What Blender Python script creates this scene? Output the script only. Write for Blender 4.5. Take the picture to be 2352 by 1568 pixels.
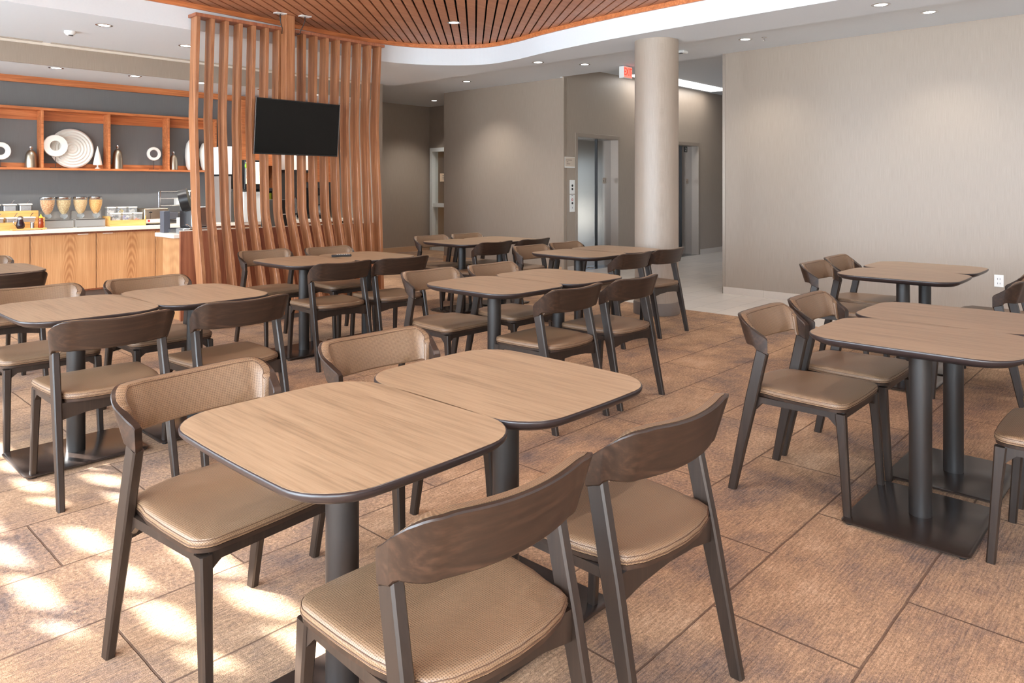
import bpy, bmesh, math, random
from mathutils import Vector, Matrix
random.seed(7)
PI = math.pi
for o in list(bpy.data.objects): bpy.data.objects.remove(o)
S = bpy.context.scene
COL = S.collection

# ------------------------------------------------------------------ camera
# World frame: X runs to the back right, Y to the back left, camera over the origin, floor at z=0
FPX, HOR, YAW, EYE = 1672.2, 425.5, math.radians(43.026), 1.37
cd = bpy.data.cameras.new('camera'); cam = bpy.data.objects.new('camera', cd); COL.objects.link(cam)
cam.location = (0, 0, EYE); cam.rotation_euler = (PI/2, 0, YAW - PI/2)
cd.sensor_width = 36.0; cd.lens = 36.0*FPX/2352.0; cd.sensor_fit = 'HORIZONTAL'
cd.shift_y = -(784 - HOR)/2352.0; cd.clip_start = 0.02; cd.clip_end = 200
S.camera = cam

# ------------------------------------------------------------------ world, sun, daylight
w = bpy.data.worlds.new('sky'); S.world = w; w.use_nodes = True
nt = w.node_tree; bg = nt.nodes['Background']
tc = nt.nodes.new('ShaderNodeTexCoord'); sp = nt.nodes.new('ShaderNodeSeparateXYZ'); rp = nt.nodes.new('ShaderNodeValToRGB')
nt.links.new(tc.outputs['Generated'], sp.inputs[0]); nt.links.new(sp.outputs['Z'], rp.inputs[0]); nt.links.new(rp.outputs[0], bg.inputs[0])
e = rp.color_ramp.elements; e[0].position = 0.0; e[0].color = (.50, .55, .55, 1); e[1].position = .55; e[1].color = (.36, .56, .95, 1)
q = e.new(.06); q.color = (.80, .90, 1.0, 1)
bg.inputs[1].default_value = 1.2

def lamp(name, kind, loc, energy, color=(1, 1, 1), aim=None, **kw):
    l = bpy.data.lights.new(name, kind); l.energy = energy; l.color = color
    for k, v in kw.items(): setattr(l, k, v)
    o = bpy.data.objects.new(name, l); COL.objects.link(o); o.location = loc
    if aim is not None: o.rotation_euler = Vector(aim).to_track_quat('-Z', 'Y').to_euler()
    return o
SUN_EL = math.radians(22.8)
lamp('sun', 'SUN', (-6, 12, 8), 95.0, (1.0, .985, .97), aim=(.45*math.cos(SUN_EL), -.89*math.cos(SUN_EL), -math.sin(SUN_EL)), angle=math.radians(.6))
# daylight at the window openings
for y, sy in ((-1.6, 2.6), (1.6, 2.8), (5.0, 2.8), (8.3, 2.4)):
    lamp('window_daylight', 'AREA', (-1.5, y, 1.45), 185 if y < 8 else 120, (.74, .87, 1.0), aim=(1, 0, -.28), shape='RECTANGLE', size=sy, size_y=2.2, spread=math.radians(140))
for x in (0.8, 4.0, 7.0):
    lamp('window_daylight', 'AREA', (x, -3.4, 1.6), 20, (.98, .98, 1.0), aim=(0, 1, 0), shape='RECTANGLE', size=2.8, size_y=2.3)
S.view_settings.view_transform = 'Standard'; S.view_settings.look = 'None'; S.view_settings.gamma = 1.0
S.view_settings.use_curve_mapping = False; S.view_settings.exposure = 0.34

# ------------------------------------------------------------------ helpers
def lin(r, g, b):
    f = lambda c: (c/255/12.92) if c/255 <= .04045 else ((c/255+.055)/1.055)**2.4
    return (f(r), f(g), f(b), 1)

def obj(name, bm, mat, parent=None, smooth=False, auto=None):
    me = bpy.data.meshes.new(name); bmesh.ops.recalc_face_normals(bm, faces=bm.faces); bm.to_mesh(me); bm.free()
    o = bpy.data.objects.new(name, me); COL.objects.link(o)
    for m in (mat if isinstance(mat, (list, tuple)) else [mat]): me.materials.append(m)
    if smooth:
        for p in me.polygons: p.use_smooth = True
        if auto is not None:
            try: me.set_sharp_from_angle(angle=math.radians(auto))
            except Exception: pass
    if parent is not None: o.parent = parent
    return o
def set_uv(o, uv):
    me = o.data; lay = me.uv_layers.new(name='UVMap')
    for l in me.loops: lay.data[l.index].uv = uv[l.vertex_index]
def tag(o, label=None, cat=None, group=None, kind=None):
    if label: o['label'] = label
    if cat: o['category'] = cat
    if group: o['group'] = group
    if kind: o['kind'] = kind
    return o
def empty(name, loc, rz=0, label=None, cat=None, group=None):
    o = bpy.data.objects.new(name, None); COL.objects.link(o); o.location = loc; o.rotation_euler = (0, 0, rz)
    o.empty_display_size = .1
    return tag(o, label, cat, group)
def struct(name, bm, m, **k): return tag(obj(name, bm, m, **k), kind='structure')
def dup(o, parent=None):
    c = o.copy(); COL.objects.link(c)
    if parent is not None: c.parent = parent
    for ch in list(o.children): dup(ch, c)
    return c

def B(): return bmesh.new()
def box(bm, x0, y0, z0, x1, y1, z1, bev=0, mi=0, mat=None, seg=1):
    t = bmesh.new(); bmesh.ops.create_cube(t, size=1)
    for v in t.verts: v.co = Vector(((x0+x1)/2+v.co.x*(x1-x0), (y0+y1)/2+v.co.y*(y1-y0), (z0+z1)/2+v.co.z*(z1-z0)))
    if bev: bmesh.ops.bevel(t, geom=t.edges[:], offset=bev, segments=seg, affect='EDGES', profile=.5)
    merge(bm, t, mat, mi); return bm
def merge(bm, t, mat=None, mi=0):
    if mat is not None: bmesh.ops.transform(t, matrix=mat, verts=t.verts)
    vm = {v: bm.verts.new(v.co) for v in t.verts}
    for f in t.faces:
        try: nf = bm.faces.new([vm[v] for v in f.verts]); nf.material_index = mi or f.material_index
        except ValueError: pass
    t.free()
def loft(bm, rings, cap=True, closed=True, mi=0, loop=False):
    R = [[bm.verts.new(p) for p in r] for r in rings]; n = len(R[0]); m = len(R)
    for i in range(m if loop else m-1):
        a, b = R[i], R[(i+1) % m]
        for j in range(n if closed else n-1):
            try: f = bm.faces.new([a[j], a[(j+1) % n], b[(j+1) % n], b[j]]); f.material_index = mi
            except ValueError: pass
    if cap and not loop:
        for r in (R[0], R[-1]):
            try: f = bm.faces.new(r); f.material_index = mi
            except ValueError: pass
    return bm
def prism(bm, pts, axis, a, b, bev=0, mi=0):
    """extrude a 2-D polygon along an axis ('x': pts are (y,z); 'y': (x,z); 'z': (x,y))"""
    f = {'x': lambda p, t: (t, p[0], p[1]), 'y': lambda p, t: (p[0], t, p[1]), 'z': lambda p, t: (p[0], p[1], t)}[axis]
    t = bmesh.new(); loft(t, [[f(p, a) for p in pts], [f(p, b) for p in pts]])
    if bev: bmesh.ops.bevel(t, geom=t.edges[:], offset=bev, segments=1, affect='EDGES')
    merge(bm, t, None, mi); return bm
def lathe(bm, prof, c=(0, 0, 0), n=32, cap=True, mi=0, sx=1, sy=1):
    loft(bm, [[(c[0]+r*math.cos(2*PI*i/n)*sx, c[1]+r*math.sin(2*PI*i/n)*sy, c[2]+z) for i in range(n)] for r, z in prof], cap=cap, mi=mi); return bm
def cyl(bm, p0, p1, r, n=12, mi=0, r2=None):
    tube(bm, [p0, p1], r, n, mi=mi, r2=r2)
def tube(bm, pts, r, n=8, closed=False, mi=0, r2=None):
    P = [Vector(p) for p in pts]; m = len(P); rings = []; up = None
    for i in range(m):
        if closed: d = P[(i+1) % m]-P[i-1]
        else: d = P[min(i+1, m-1)]-P[max(i-1, 0)]
        d.normalize()
        if up is None: up = Vector((0, 0, 1)) if abs(d.z) < .9 else Vector((1, 0, 0))
        a = d.cross(up).normalized(); b = a.cross(d).normalized(); up = b
        rr = r if r2 is None else r+(r2-r)*i/(m-1)
        rings.append([tuple(P[i]+a*math.cos(2*PI*k/n)*rr+b*math.sin(2*PI*k/n)*rr) for k in range(n)])
    loft(bm, rings, cap=not closed, loop=closed, mi=mi)
def rrect(hx, hy, r, n=6, bow=0, cx=0, cy=0):
    """rounded rectangle outline, sides optionally bowed outward"""
    out = []
    for sx, sy, a0 in ((1, 1, 0), (-1, 1, PI/2), (-1, -1, PI), (1, -1, 3*PI/2)):
        for i in range(n+1):
            a = a0+i*PI/2/n; out.append([sx*(hx-r)+r*math.cos(a), sy*(hy-r)+r*math.sin(a)])
        if bow:
            nx = {0: (-1, 1), PI/2: (-1, -1), PI: (1, -1), 3*PI/2: (1, 1)}[a0]
            a = a0+PI/2; p = out[-1]; q = [nx[0]*(hx-r)+r*math.cos(a), nx[1]*(hy-r)+r*math.sin(a)]
            for k in range(1, 8): t = k/8; out.append([p[0]+(q[0]-p[0])*t, p[1]+(q[1]-p[1])*t])
    if bow:
        for p in out:
            ux, uy = p[0]/hx, p[1]/hy
            p[0] += (1 if ux > 0 else -1)*bow*(1-min(1, abs(uy))**2)*min(1, abs(ux))**4
            p[1] += (1 if uy > 0 else -1)*bow*(1-min(1, abs(ux))**2)*min(1, abs(uy))**4
    return [(p[0]+cx, p[1]+cy) for p in out]
def text_bm(s, size, depth=.001):
    cu = bpy.data.curves.new('t', 'FONT'); cu.body = s; cu.size = size; cu.extrude = depth; cu.align_x = 'CENTER'; cu.align_y = 'CENTER'
    o = bpy.data.objects.new('t', cu); COL.objects.link(o); dg = bpy.context.evaluated_depsgraph_get(); dg.update()
    me = bpy.data.meshes.new_from_object(o.evaluated_get(dg)); t = bmesh.new(); t.from_mesh(me)
    bpy.data.objects.remove(o); bpy.data.curves.remove(cu); bpy.data.meshes.remove(me); return t
def put_text(bm, s, size, loc, face, depth=.001, sx=1):
    """face: 'x-' reads from -X, 'y-' reads from -Y, 'z+' reads from above"""
    t = text_bm(s, size, depth)
    R = {'y-': Matrix.Rotation(PI/2, 4, 'X'), 'x-': Matrix.Rotation(-PI/2, 4, 'Z') @ Matrix.Rotation(PI/2, 4, 'X'), 'z+': Matrix.Identity(4)}[face]
    bmesh.ops.transform(t, matrix=Matrix.Translation(loc) @ R @ Matrix.Diagonal((sx, 1, 1, 1)), verts=t.verts); merge(bm, t)

# ------------------------------------------------------------------ materials
class N:
    def __init__(s, name):
        s.m = bpy.data.materials.new(name); s.m.use_nodes = True; s.t = s.m.node_tree; s.p = s.t.nodes['Principled BSDF']
    def n(s, k, **kw):
        x = s.t.nodes.new('ShaderNode'+k)
        for a, v in kw.items():
            if hasattr(x, a): setattr(x, a, v)
        return x
    def l(s, a, b): s.t.links.new(a, b)
    def co(s, scale, rot=(0, 0, 0), loc=(0, 0, 0), world=False, kind='Object'):
        m = s.n('Mapping'); m.inputs['Scale'].default_value = scale; m.inputs['Rotation'].default_value = rot; m.inputs['Location'].default_value = loc
        if world: g = s.n('NewGeometry'); s.l(g.outputs['Position'], m.inputs[0])
        else: g = s.n('TexCoord'); s.l(g.outputs[kind], m.inputs[0])
        return m.outputs[0]
    def noise(s, vec, scale=1, detail=4, rough=.55, dist=0):
        x = s.n('TexNoise'); x.inputs['Scale'].default_value = scale; x.inputs['Detail'].default_value = detail
        x.inputs['Roughness'].default_value = rough; x.inputs['Distortion'].default_value = dist; s.l(vec, x.inputs['Vector']); return x.outputs['Fac']
    def ramp(s, fac, stops):
        r = s.n('ValToRGB'); s.l(fac, r.inputs[0]); e = r.color_ramp.elements
        while len(e) < len(stops): e.new(.5)
        for i, (p, c) in enumerate(stops): e[i].position = p; e[i].color = c
        return r.outputs[0]
    def mix(s, fac, a, b, mode='MIX'):
        x = s.n('MixRGB', blend_type=mode)
        for i, v in ((0, fac), (1, a), (2, b)):
            if hasattr(v, 'is_linked'): s.l(v, x.inputs[i])
            else: x.inputs[i].default_value = v
        return x.outputs[0]
    def math(s, op, a, b=0.0, c=0.0):
        x = s.n('Math', operation=op)
        for i, v in enumerate((a, b, c)):
            if hasattr(v, 'is_linked'): s.l(v, x.inputs[i])
            else: x.inputs[i].default_value = v
        return x.outputs[0]
    def bump(s, h, strength=.2, dist=.002):
        b = s.n('Bump'); b.inputs['Strength'].default_value = strength; b.inputs['Distance'].default_value = dist
        s.l(h, b.inputs['Height']); s.l(b.outputs[0], s.p.inputs['Normal'])
    def set(s, **k):
        for a, v in k.items():
            i = s.p.inputs[a.replace('_', ' ')]
            if hasattr(v, 'is_linked'): s.l(v, i)
            else: i.default_value = v
        return s.m
def g(v): return (v, v, v, 1)
def plain(name, col, rough=.5, metal=0, em=0, bump=0, **k):
    x = N(name); v = x.co((1, 1, 1)); nz = x.noise(v, 60, 3)
    c = x.mix(.06, col, nz, 'OVERLAY')
    x.set(Base_Color=c, Roughness=rough, Metallic=metal, **k)
    if em: x.set(Emission_Color=col, Emission_Strength=em)
    if bump: x.bump(nz, bump, .001)
    return x.m

def mk_carpet():
    x = N('carpet'); L = .4572
    v = x.co((1, 1, 1), loc=(-1.73, -.688, 0), world=True)
    def brick(c1, c2, mortar):
        b = x.n('TexBrick'); b.offset = .5; b.offset_frequency = 2; b.squash = 1.0
        b.inputs['Scale'].default_value = 1; b.inputs['Mortar Size'].default_value = .0048; b.inputs['Mortar Smooth'].default_value = .5
        b.inputs['Brick Width'].default_value = 2*L; b.inputs['Row Height'].default_value = L; b.inputs['Bias'].default_value = 0
        b.inputs['Color1'].default_value = c1; b.inputs['Color2'].default_value = c2; b.inputs['Mortar'].default_value = mortar
        x.l(wob, b.inputs['Vector']); return b
    wn = x.n('TexNoise'); wn.inputs['Scale'].default_value = 9; x.l(v, wn.inputs['Vector'])
    wm = x.n('VectorMath', operation='MULTIPLY_ADD'); x.l(wn.outputs['Color'], wm.inputs[0]); wm.inputs[1].default_value = (.006, .006, 0); x.l(v, wm.inputs[2]); wob = wm.outputs[0]
    b = brick(g(0), g(1), g(.5)); rnd = b.outputs['Color']; seam = b.outputs['Fac']
    w1 = x.co((11, 170, 40), world=True); w2 = x.co((60, 60, 40), world=True); w3 = x.co((1, 1, 1), world=True)
    s1 = x.noise(w1, 1, 5, .62); s2 = x.noise(w2, 1, 5, .62)
    pick = x.math('GREATER_THAN', rnd, .55)
    streak = x.mix(pick, s1, s2)
    blot = x.noise(w3, 2.3, 5, .65); fuzz = x.noise(w3, 330, 3, .7); fuzz2 = x.noise(w3, 90, 3, .7)
    c = x.ramp(x.math('ADD', x.math('MULTIPLY', blot, .68), x.math('MULTIPLY', streak, .32)), [(.36, lin(114, 98, 92)), (.45, lin(150, 121, 101)), (.54, lin(175, 139, 109)), (.64, lin(192, 157, 128))])
    c = x.mix(x.math('MULTIPLY', rnd, .2), c, lin(166, 136, 116))
    c = x.mix(.34, c, x.ramp(streak, [(.32, g(.3)), (.5, g(.5)), (.66, g(.68))]), 'OVERLAY')
    c = x.mix(.9, c, x.ramp(x.math('ADD', x.math('MULTIPLY', fuzz, .6), x.math('MULTIPLY', fuzz2, .4)), [(.36, g(.18)), (.5, g(.5)), (.64, g(.84))]), 'OVERLAY')
    c = x.mix(x.math('MULTIPLY', seam, .8), c, lin(96, 74, 62))
    h = x.math('SUBTRACT', x.math('ADD', x.math('MULTIPLY', fuzz, .5), x.math('MULTIPLY', streak, .5)), x.math('MULTIPLY', seam, .5))
    x.bump(h, .9, .008)
    return x.set(Base_Color=c, Roughness=.95, Specular_IOR_Level=.1)
def mk_tile(name='stone_floor_tile'):
    x = N(name); v = x.co((1, 1, 1), loc=(-7.18, -.1, 0), world=True)
    b = x.n('TexBrick'); b.offset = .5; b.inputs['Scale'].default_value = 1; b.inputs['Mortar Size'].default_value = .003
    b.inputs['Brick Width'].default_value = .61; b.inputs['Row Height'].default_value = .305; b.inputs['Bias'].default_value = 0
    b.inputs['Color1'].default_value = lin(203, 194, 184); b.inputs['Color2'].default_value = lin(192, 184, 176); b.inputs['Mortar'].default_value = lin(150, 142, 134)
    x.l(v, b.inputs['Vector']); nz = x.noise(x.co((14, 2.5, 4), world=True), 1, 5)
    c = x.mix(.35, b.outputs['Color'], x.ramp(nz, [(.3, g(.4)), (.7, g(.6))]), 'OVERLAY')
    return x.set(Base_Color=c, Roughness=.3)
def mk_wallpaper(name, col, dark, rough=.42):
    x = N(name)
    m = x.n('NewGeometry'); s = x.n('SeparateXYZ'); x.l(m.outputs['Position'], s.inputs[0])
    u = x.math('ADD', s.outputs['X'], s.outputs['Y']); cb = x.n('CombineXYZ'); x.l(u, cb.inputs['X']); x.l(s.outputs['Z'], cb.inputs['Z'])
    mp = x.n('Mapping'); mp.inputs['Scale'].default_value = (330, 1, 5); x.l(cb.outputs[0], mp.inputs[0])
    mp2 = x.n('Mapping'); mp2.inputs['Scale'].default_value = (120, 1, 420); x.l(cb.outputs[0], mp2.inputs[0])
    a = x.noise(mp.outputs[0], 1, 4, .6); b = x.noise(mp2.outputs[0], 1, 2, .6)
    f = x.math('ADD', x.math('MULTIPLY', a, .7), x.math('MULTIPLY', b, .3))
    x.bump(f, .12, .001)
    return x.set(Base_Color=x.ramp(f, [(.36, dark), (.62, col)]), Roughness=rough, Specular_IOR_Level=.55)
def mk_wood(name, c0, c1, c2, scale, rough=.4, axis='z', dist=1.2, fine=.5, world=False, coat=0, rot=0):
    """grain runs along the given axis"""
    x = N(name); sc = {'x': (1, 14, 14), 'y': (14, 1, 14), 'z': (14, 14, 1)}[axis]
    v = x.co(tuple(scale*k for k in sc), world=world, rot=(0, 0, rot))
    v2 = x.co(tuple(scale*k*(5 if k > 1 else 1.6) for k in sc), world=world, rot=(0, 0, rot))
    a = x.noise(v, 1, 5, .6, dist); b = x.noise(v2, 1, 4, .6)
    f = x.math('ADD', x.math('MULTIPLY', a, 1-fine), x.math('MULTIPLY', b, fine))
    c = x.ramp(f, [(.32, c0), (.5, c1), (.68, c2)])
    x.bump(b, .05, .0006)
    return x.set(Base_Color=c, Roughness=rough, Coat_Weight=coat, Coat_Roughness=.35)
def mk_oak(name, c0, c1, c2):
    x = N(name); v = x.co((1, 1, 1)); sp_ = x.n('SeparateXYZ'); x.l(v, sp_.inputs[0])
    wob = x.noise(x.co((5, 5, 2.2)), 1, 3); X = x.math('ADD', sp_.outputs['X'], x.math('MULTIPLY', wob, .05))
    px = x.math('PINGPONG', x.math('ADD', X, .02), .22)
    r = x.math('SQRT', x.math('ADD', x.math('POWER', x.math('MULTIPLY', px, 16.0), 2.0), x.math('POWER', x.math('MULTIPLY', sp_.outputs['Z'], 2.4), 2.0)))
    wv = x.math('MULTIPLY_ADD', x.math('SINE', x.math('MULTIPLY', r, 26.0)), .5, .5)
    mask = x.ramp(px, [(.03, g(.26)), (.09, g(0))])
    fn = x.noise(x.co((110, 110, 2.5)), 1, 4, .6); big = x.noise(x.co((6, 6, .8)), 1, 2)
    f = x.math('ADD', x.math('MULTIPLY', fn, .7), x.math('MULTIPLY', big, .3)); f = x.math('SUBTRACT', f, x.math('MULTIPLY', wv, mask))
    return x.set(Base_Color=x.ramp(f, [(.22, c0), (.48, c1), (.68, c2)]), Roughness=.38)
def mk_leather(name, c, d, rough=.36, sc=(1, 1, .3)):
    x = N(name); v = x.co((1, 1, 1), kind='UV')
    vo = x.n('TexVoronoi'); vo.inputs['Scale'].default_value = 190; vo.inputs['Randomness'].default_value = .12; x.l(v, vo.inputs['Vector'])
    dots = x.ramp(vo.outputs['Distance'], [(.22, g(0)), (.45, g(1))]); big = x.noise(v, 5, 3)
    col = x.mix(dots, d, c); col = x.mix(.3, col, x.ramp(big, [(.3, g(.42)), (.7, g(.58))]), 'OVERLAY')
    x.bump(dots, .35, .001)
    return x.set(Base_Color=col, Roughness=rough, Specular_IOR_Level=.5)
def mk_steel(name, col=lin(150, 146, 140), rough=.3):
    x = N(name); nz = x.noise(x.co((400, 400, 3)), 1, 3)
    return x.set(Base_Color=col, Metallic=1.0, Roughness=rough)
def mk_clear(name, tint=(.93, .95, .95, 1), a=.75):
    x = N(name); tr = x.n('BsdfTransparent'); tr.inputs[0].default_value = tint; mx = x.n('MixShader')
    fr = x.n('LayerWeight'); fr.inputs[0].default_value = .5; f = x.math('MULTIPLY_ADD', x.math('POWER', fr.outputs['Facing'], 4.0), .6, 1-a)
    x.p.inputs['Base Color'].default_value = (.85, .87, .87, 1); x.p.inputs['Roughness'].default_value = .08
    x.l(f, mx.inputs[0]); x.l(tr.outputs[0], mx.inputs[1]); x.l(x.p.outputs[0], mx.inputs[2])
    x.l(mx.outputs[0], x.t.nodes['Material Output'].inputs['Surface']); return x.m

M = {}
M['carpet'] = mk_carpet(); M['tile'] = mk_tile()
M['wall'] = mk_wallpaper('beige_woven_wallcovering', lin(162, 147, 133), lin(148, 134, 121))
M['greywall'] = mk_wallpaper('dark_grey_wallcovering', lin(112, 112, 112), lin(106, 106, 106), .6)
M['ceiling'] = plain('white_ceiling_paint', lin(214, 219, 224), .9)
M['dark'] = plain('black_cavity', lin(18, 15, 13), .9)
M['top'] = mk_wood('tan_wood_laminate', lin(122, 99, 76), lin(154, 127, 99), lin(168, 141, 112), 2.6, .36, 'y', .4, .55)
M['edge'] = plain('dark_table_edge', lin(44, 35, 34), .32)
M['black'] = plain('black_powder_coat', lin(36, 30, 27), .42)
M['plate'] = plain('dark_bronze_base_metal', lin(46, 36, 31), .25)
M['chair'] = mk_wood('dark_stained_beech', lin(30, 19, 13), lin(44, 29, 20), lin(68, 46, 33), 1.3, .42, 'x', 1.6, .4, coat=.1)
M['chairleg'] = mk_wood('dark_stained_beech_legs', lin(30, 21, 16), lin(39, 28, 21), lin(54, 40, 31), 1.6, .42, 'z', 1.2, .4, coat=.1)
M['leather'] = mk_leather('perforated_tan_leather', lin(130, 102, 77), lin(94, 70, 49), .4)
M['seam'] = plain('brown_thread', lin(86, 60, 42), .6)
M['cherry'] = mk_wood('orange_cherry_wood', lin(124, 78, 50), lin(160, 106, 70), lin(186, 132, 94), .9, .36, 'z', 1.5, .45)
M['cherryceil'] = mk_wood('cherry_ceiling_boards', lin(158, 100, 68), lin(178, 118, 84), lin(194, 136, 100), .9, .45, 'x', .8, .45, rot=-.82)
M['cherrydark'] = mk_wood('red_brown_wood_panel', lin(120, 68, 46), lin(154, 94, 66), lin(178, 116, 84), .8, .4, 'z', 1.8, .4)
M['oakorange'] = mk_wood('orange_oak_trim', lin(150, 84, 46), lin(190, 112, 64), lin(214, 140, 88), 1.0, .42, 'x', 2.2, .4)
M['oak'] = mk_oak('honey_oak_veneer', lin(168, 116, 74), lin(194, 144, 98), lin(210, 164, 118))
M['counter'] = plain('cream_stone_counter', lin(234, 226, 212), .3)
M['white'] = plain('white_painted_metal', lin(232, 232, 230), .45)
M['ceramic'] = plain('white_ceramic', lin(232, 228, 220), .35)
M['pewter'] = mk_steel('brushed_pewter', lin(176, 164, 146), .34)
M['steel'] = mk_steel('brushed_stainless_steel', lin(172, 170, 170), .2)
M['framesteel'] = plain('satin_bronze_steel', lin(156, 142, 130), .36, .4)
M['chrome'] = mk_steel('polished_chrome', lin(215, 215, 215), .12)
M['screen'] = plain('black_tv_glass', lin(14, 14, 13), .12, Specular_IOR_Level=.25)
M['blackplastic'] = plain('black_plastic', lin(24, 23, 24), .38)
M['darkgrey'] = plain('dark_grey_plastic', lin(84, 86, 94), .5)
M['greypanel'] = plain('grey_metal_side_panel', lin(150, 140, 134), .45)
M['bamboo'] = mk_wood('bamboo_caddy_wood', lin(206, 148, 78), lin(226, 172, 98), lin(238, 192, 122), 2, .45, 'x', .4, .5)
M['clear'] = mk_clear('clear_plastic', a=.9); M['glass'] = mk_clear('window_glass', (.97, .985, .98, 1), .96)
M['smoke'] = mk_clear('smoked_plastic', (.86, .8, .74, 1), .72)
M['jar'] = mk_clear('clear_acrylic', (.95, .95, .95, 1), .78)
M['base'] = plain('light_stone_baseboard', lin(196, 184, 172), .4)
M['skirt'] = plain('taupe_column_skirting', lin(110, 98, 90), .5)
M['alum'] = plain('silver_grey_frame_paint', lin(214, 216, 212), .4)
M['em'] = plain('lamp_diffuser', (1, .97, .92, 1), .5, em=9)
M['emstrip'] = plain('linear_lamp_diffuser', (1, .98, .95, 1), .5, em=3)
M['exitred'] = plain('lit_red_letters', lin(255, 44, 26), .5, em=1.3)
M['exitface'] = plain('red_exit_panel', lin(240, 72, 52), .5, em=.55)
M['red'] = plain('red_plastic', lin(190, 40, 44), .4); M['yellow'] = plain('yellow_plastic', lin(240, 200, 60), .4)
M['orange'] = plain('orange_packaging', lin(228, 120, 70), .5); M['blue'] = plain('blue_violet_packaging', lin(140, 128, 190), .5)
M['honey'] = plain('amber_honey', lin(150, 56, 22), .25); M['syrup'] = plain('dark_syrup', lin(44, 26, 32), .2)
M['screenlit'] = plain('lit_menu_panel', lin(250, 250, 214), .5, em=1.6)
M['greenlit'] = plain('lit_green_leaf', lin(130, 210, 50), .5, em=1.1); M['orangelit'] = plain('lit_orange_fruit', lin(240, 110, 40), .5, em=1.1)
M['green'] = plain('lime_green_plastic', lin(160, 180, 40), .4)
M['concrete'] = plain('pale_exterior_paving', lin(150, 146, 138), .9)
def mk_cereal(name, a, b):
    x = N(name); vo = x.n('TexVoronoi'); vo.inputs['Scale'].default_value = 75; x.l(x.co((1, 1, 1)), vo.inputs['Vector'])
    x.bump(vo.outputs['Distance'], .8, .004); return x.set(Base_Color=x.mix(x.ramp(vo.outputs['Distance'], [(.1, g(0)), (.6, g(1))]), a, b), Roughness=.8)

# ------------------------------------------------------------------ room shell
ZS, ZW, ZU, ZL, ZK = 2.92, 3.18, 3.04, 3.24, 2.68
def catmull(P, n=8):
    out = []
    for i in range(len(P)-1):
        p0, p1, p2, p3 = P[max(i-1, 0)], P[i], P[i+1], P[min(i+2, len(P)-1)]
        for k in range(n):
            t = k/n; out.append(tuple(.5*((2*p1[j])+(-p0[j]+p2[j])*t+(2*p0[j]-5*p1[j]+4*p2[j]-p3[j])*t*t+(-p0[j]+3*p1[j]-3*p2[j]+p3[j])*t**3) for j in (0, 1)))
    out.append(P[-1]); return out
curve = catmull([(1.0, 7.30), (2.2, 7.29), (3.4, 7.30), (4.5, 7.40), (5.3, 7.43), (5.9, 7.30), (6.35, 7.0), (6.6, 6.6), (6.6, 6.1), (6.48, 5.5), (6.37, 4.6), (6.33, 3.6), (6.32, 2.4)], 8)
recess = [(-.9, -2.8), (-.9, 7.30)]+curve+[(6.32, -2.8)]

bm = B(); box(bm, -1.8, -3.7, -.1, 7.18, 8.0, 0); box(bm, -1.8, 8.0, -.1, 10.4, 12.1, 0)
struct('floor', bm, M['carpet'])
bm = B(); box(bm, 7.18, -3.7, -.1, 15.2, 8.0, 0.0); struct('floor_lobby', bm, M['tile'])

def ring_fill(bm, outer, inner, z):
    a = [bm.verts.new((x, y, z)) for x, y in outer]; b = [bm.verts.new((x, y, z)) for x, y in inner]; E = []
    for L in (a, b):
        for i in range(len(L)): E.append(bm.edges.new((L[i], L[(i+1) % len(L)])))
    bmesh.ops.triangle_fill(bm, use_beauty=True, edges=E)
bm = B()
ring_fill(bm, [(-1.8, -3.7), (7.05, -3.7), (7.05, 9.13), (-1.8, 9.13)], recess, ZS)
n = len(recess)
for i in range(n):
    (x0, y0), (x1, y1) = recess[i], recess[(i+1) % n]
    bm.faces.new([bm.verts.new(p) for p in ((x0, y0, ZS), (x1, y1, ZS), (x1, y1, ZW-.002), (x0, y0, ZW-.002))])
bmesh.ops.remove_doubles(bm, verts=bm.verts, dist=1e-4)
box(bm, 7.05, -3.7, ZU, 8.72, 7.14, ZU+.02); box(bm, 7.03, -3.7, ZS+.002, 7.049, 7.6, ZU+.02)
box(bm, 7.05, 7.14, ZU, 10.4, 12.1, ZU+.02); box(bm, 7.03, 7.6, ZS+.002, 7.049, 9.13, ZU)
box(bm, 8.70, 4.35, ZU+.002, 8.719, 7.14, ZL); box(bm, 8.72, 4.2, ZL, 15.2, 7.3, ZL+.02)
box(bm, -1.6, 9.16, ZK, 6.638, 10.4, ZK+.02)
box(bm, 6.64, 9.13, ZU+.001, 7.05, 12.1, ZU+.02)
struct('ceiling', bm, M['ceiling'])
bm = B(); box(bm, -1.8, -3.7, 3.36, 7.1, 9.2, 3.4); box(bm, -1.8, -3.7, 2.95, -1.78, 9.2, 3.36); box(bm, 7.06, -3.7, 3.065, 7.1, 9.2, 3.36); box(bm, -1.78, 9.17, 2.95, 7.06, 9.2, 3.36); box(bm, -1.78, -3.7, 2.95, 7.06, -3.68, 3.36)
struct('ceiling_cavity', bm, M['dark'])

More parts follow.
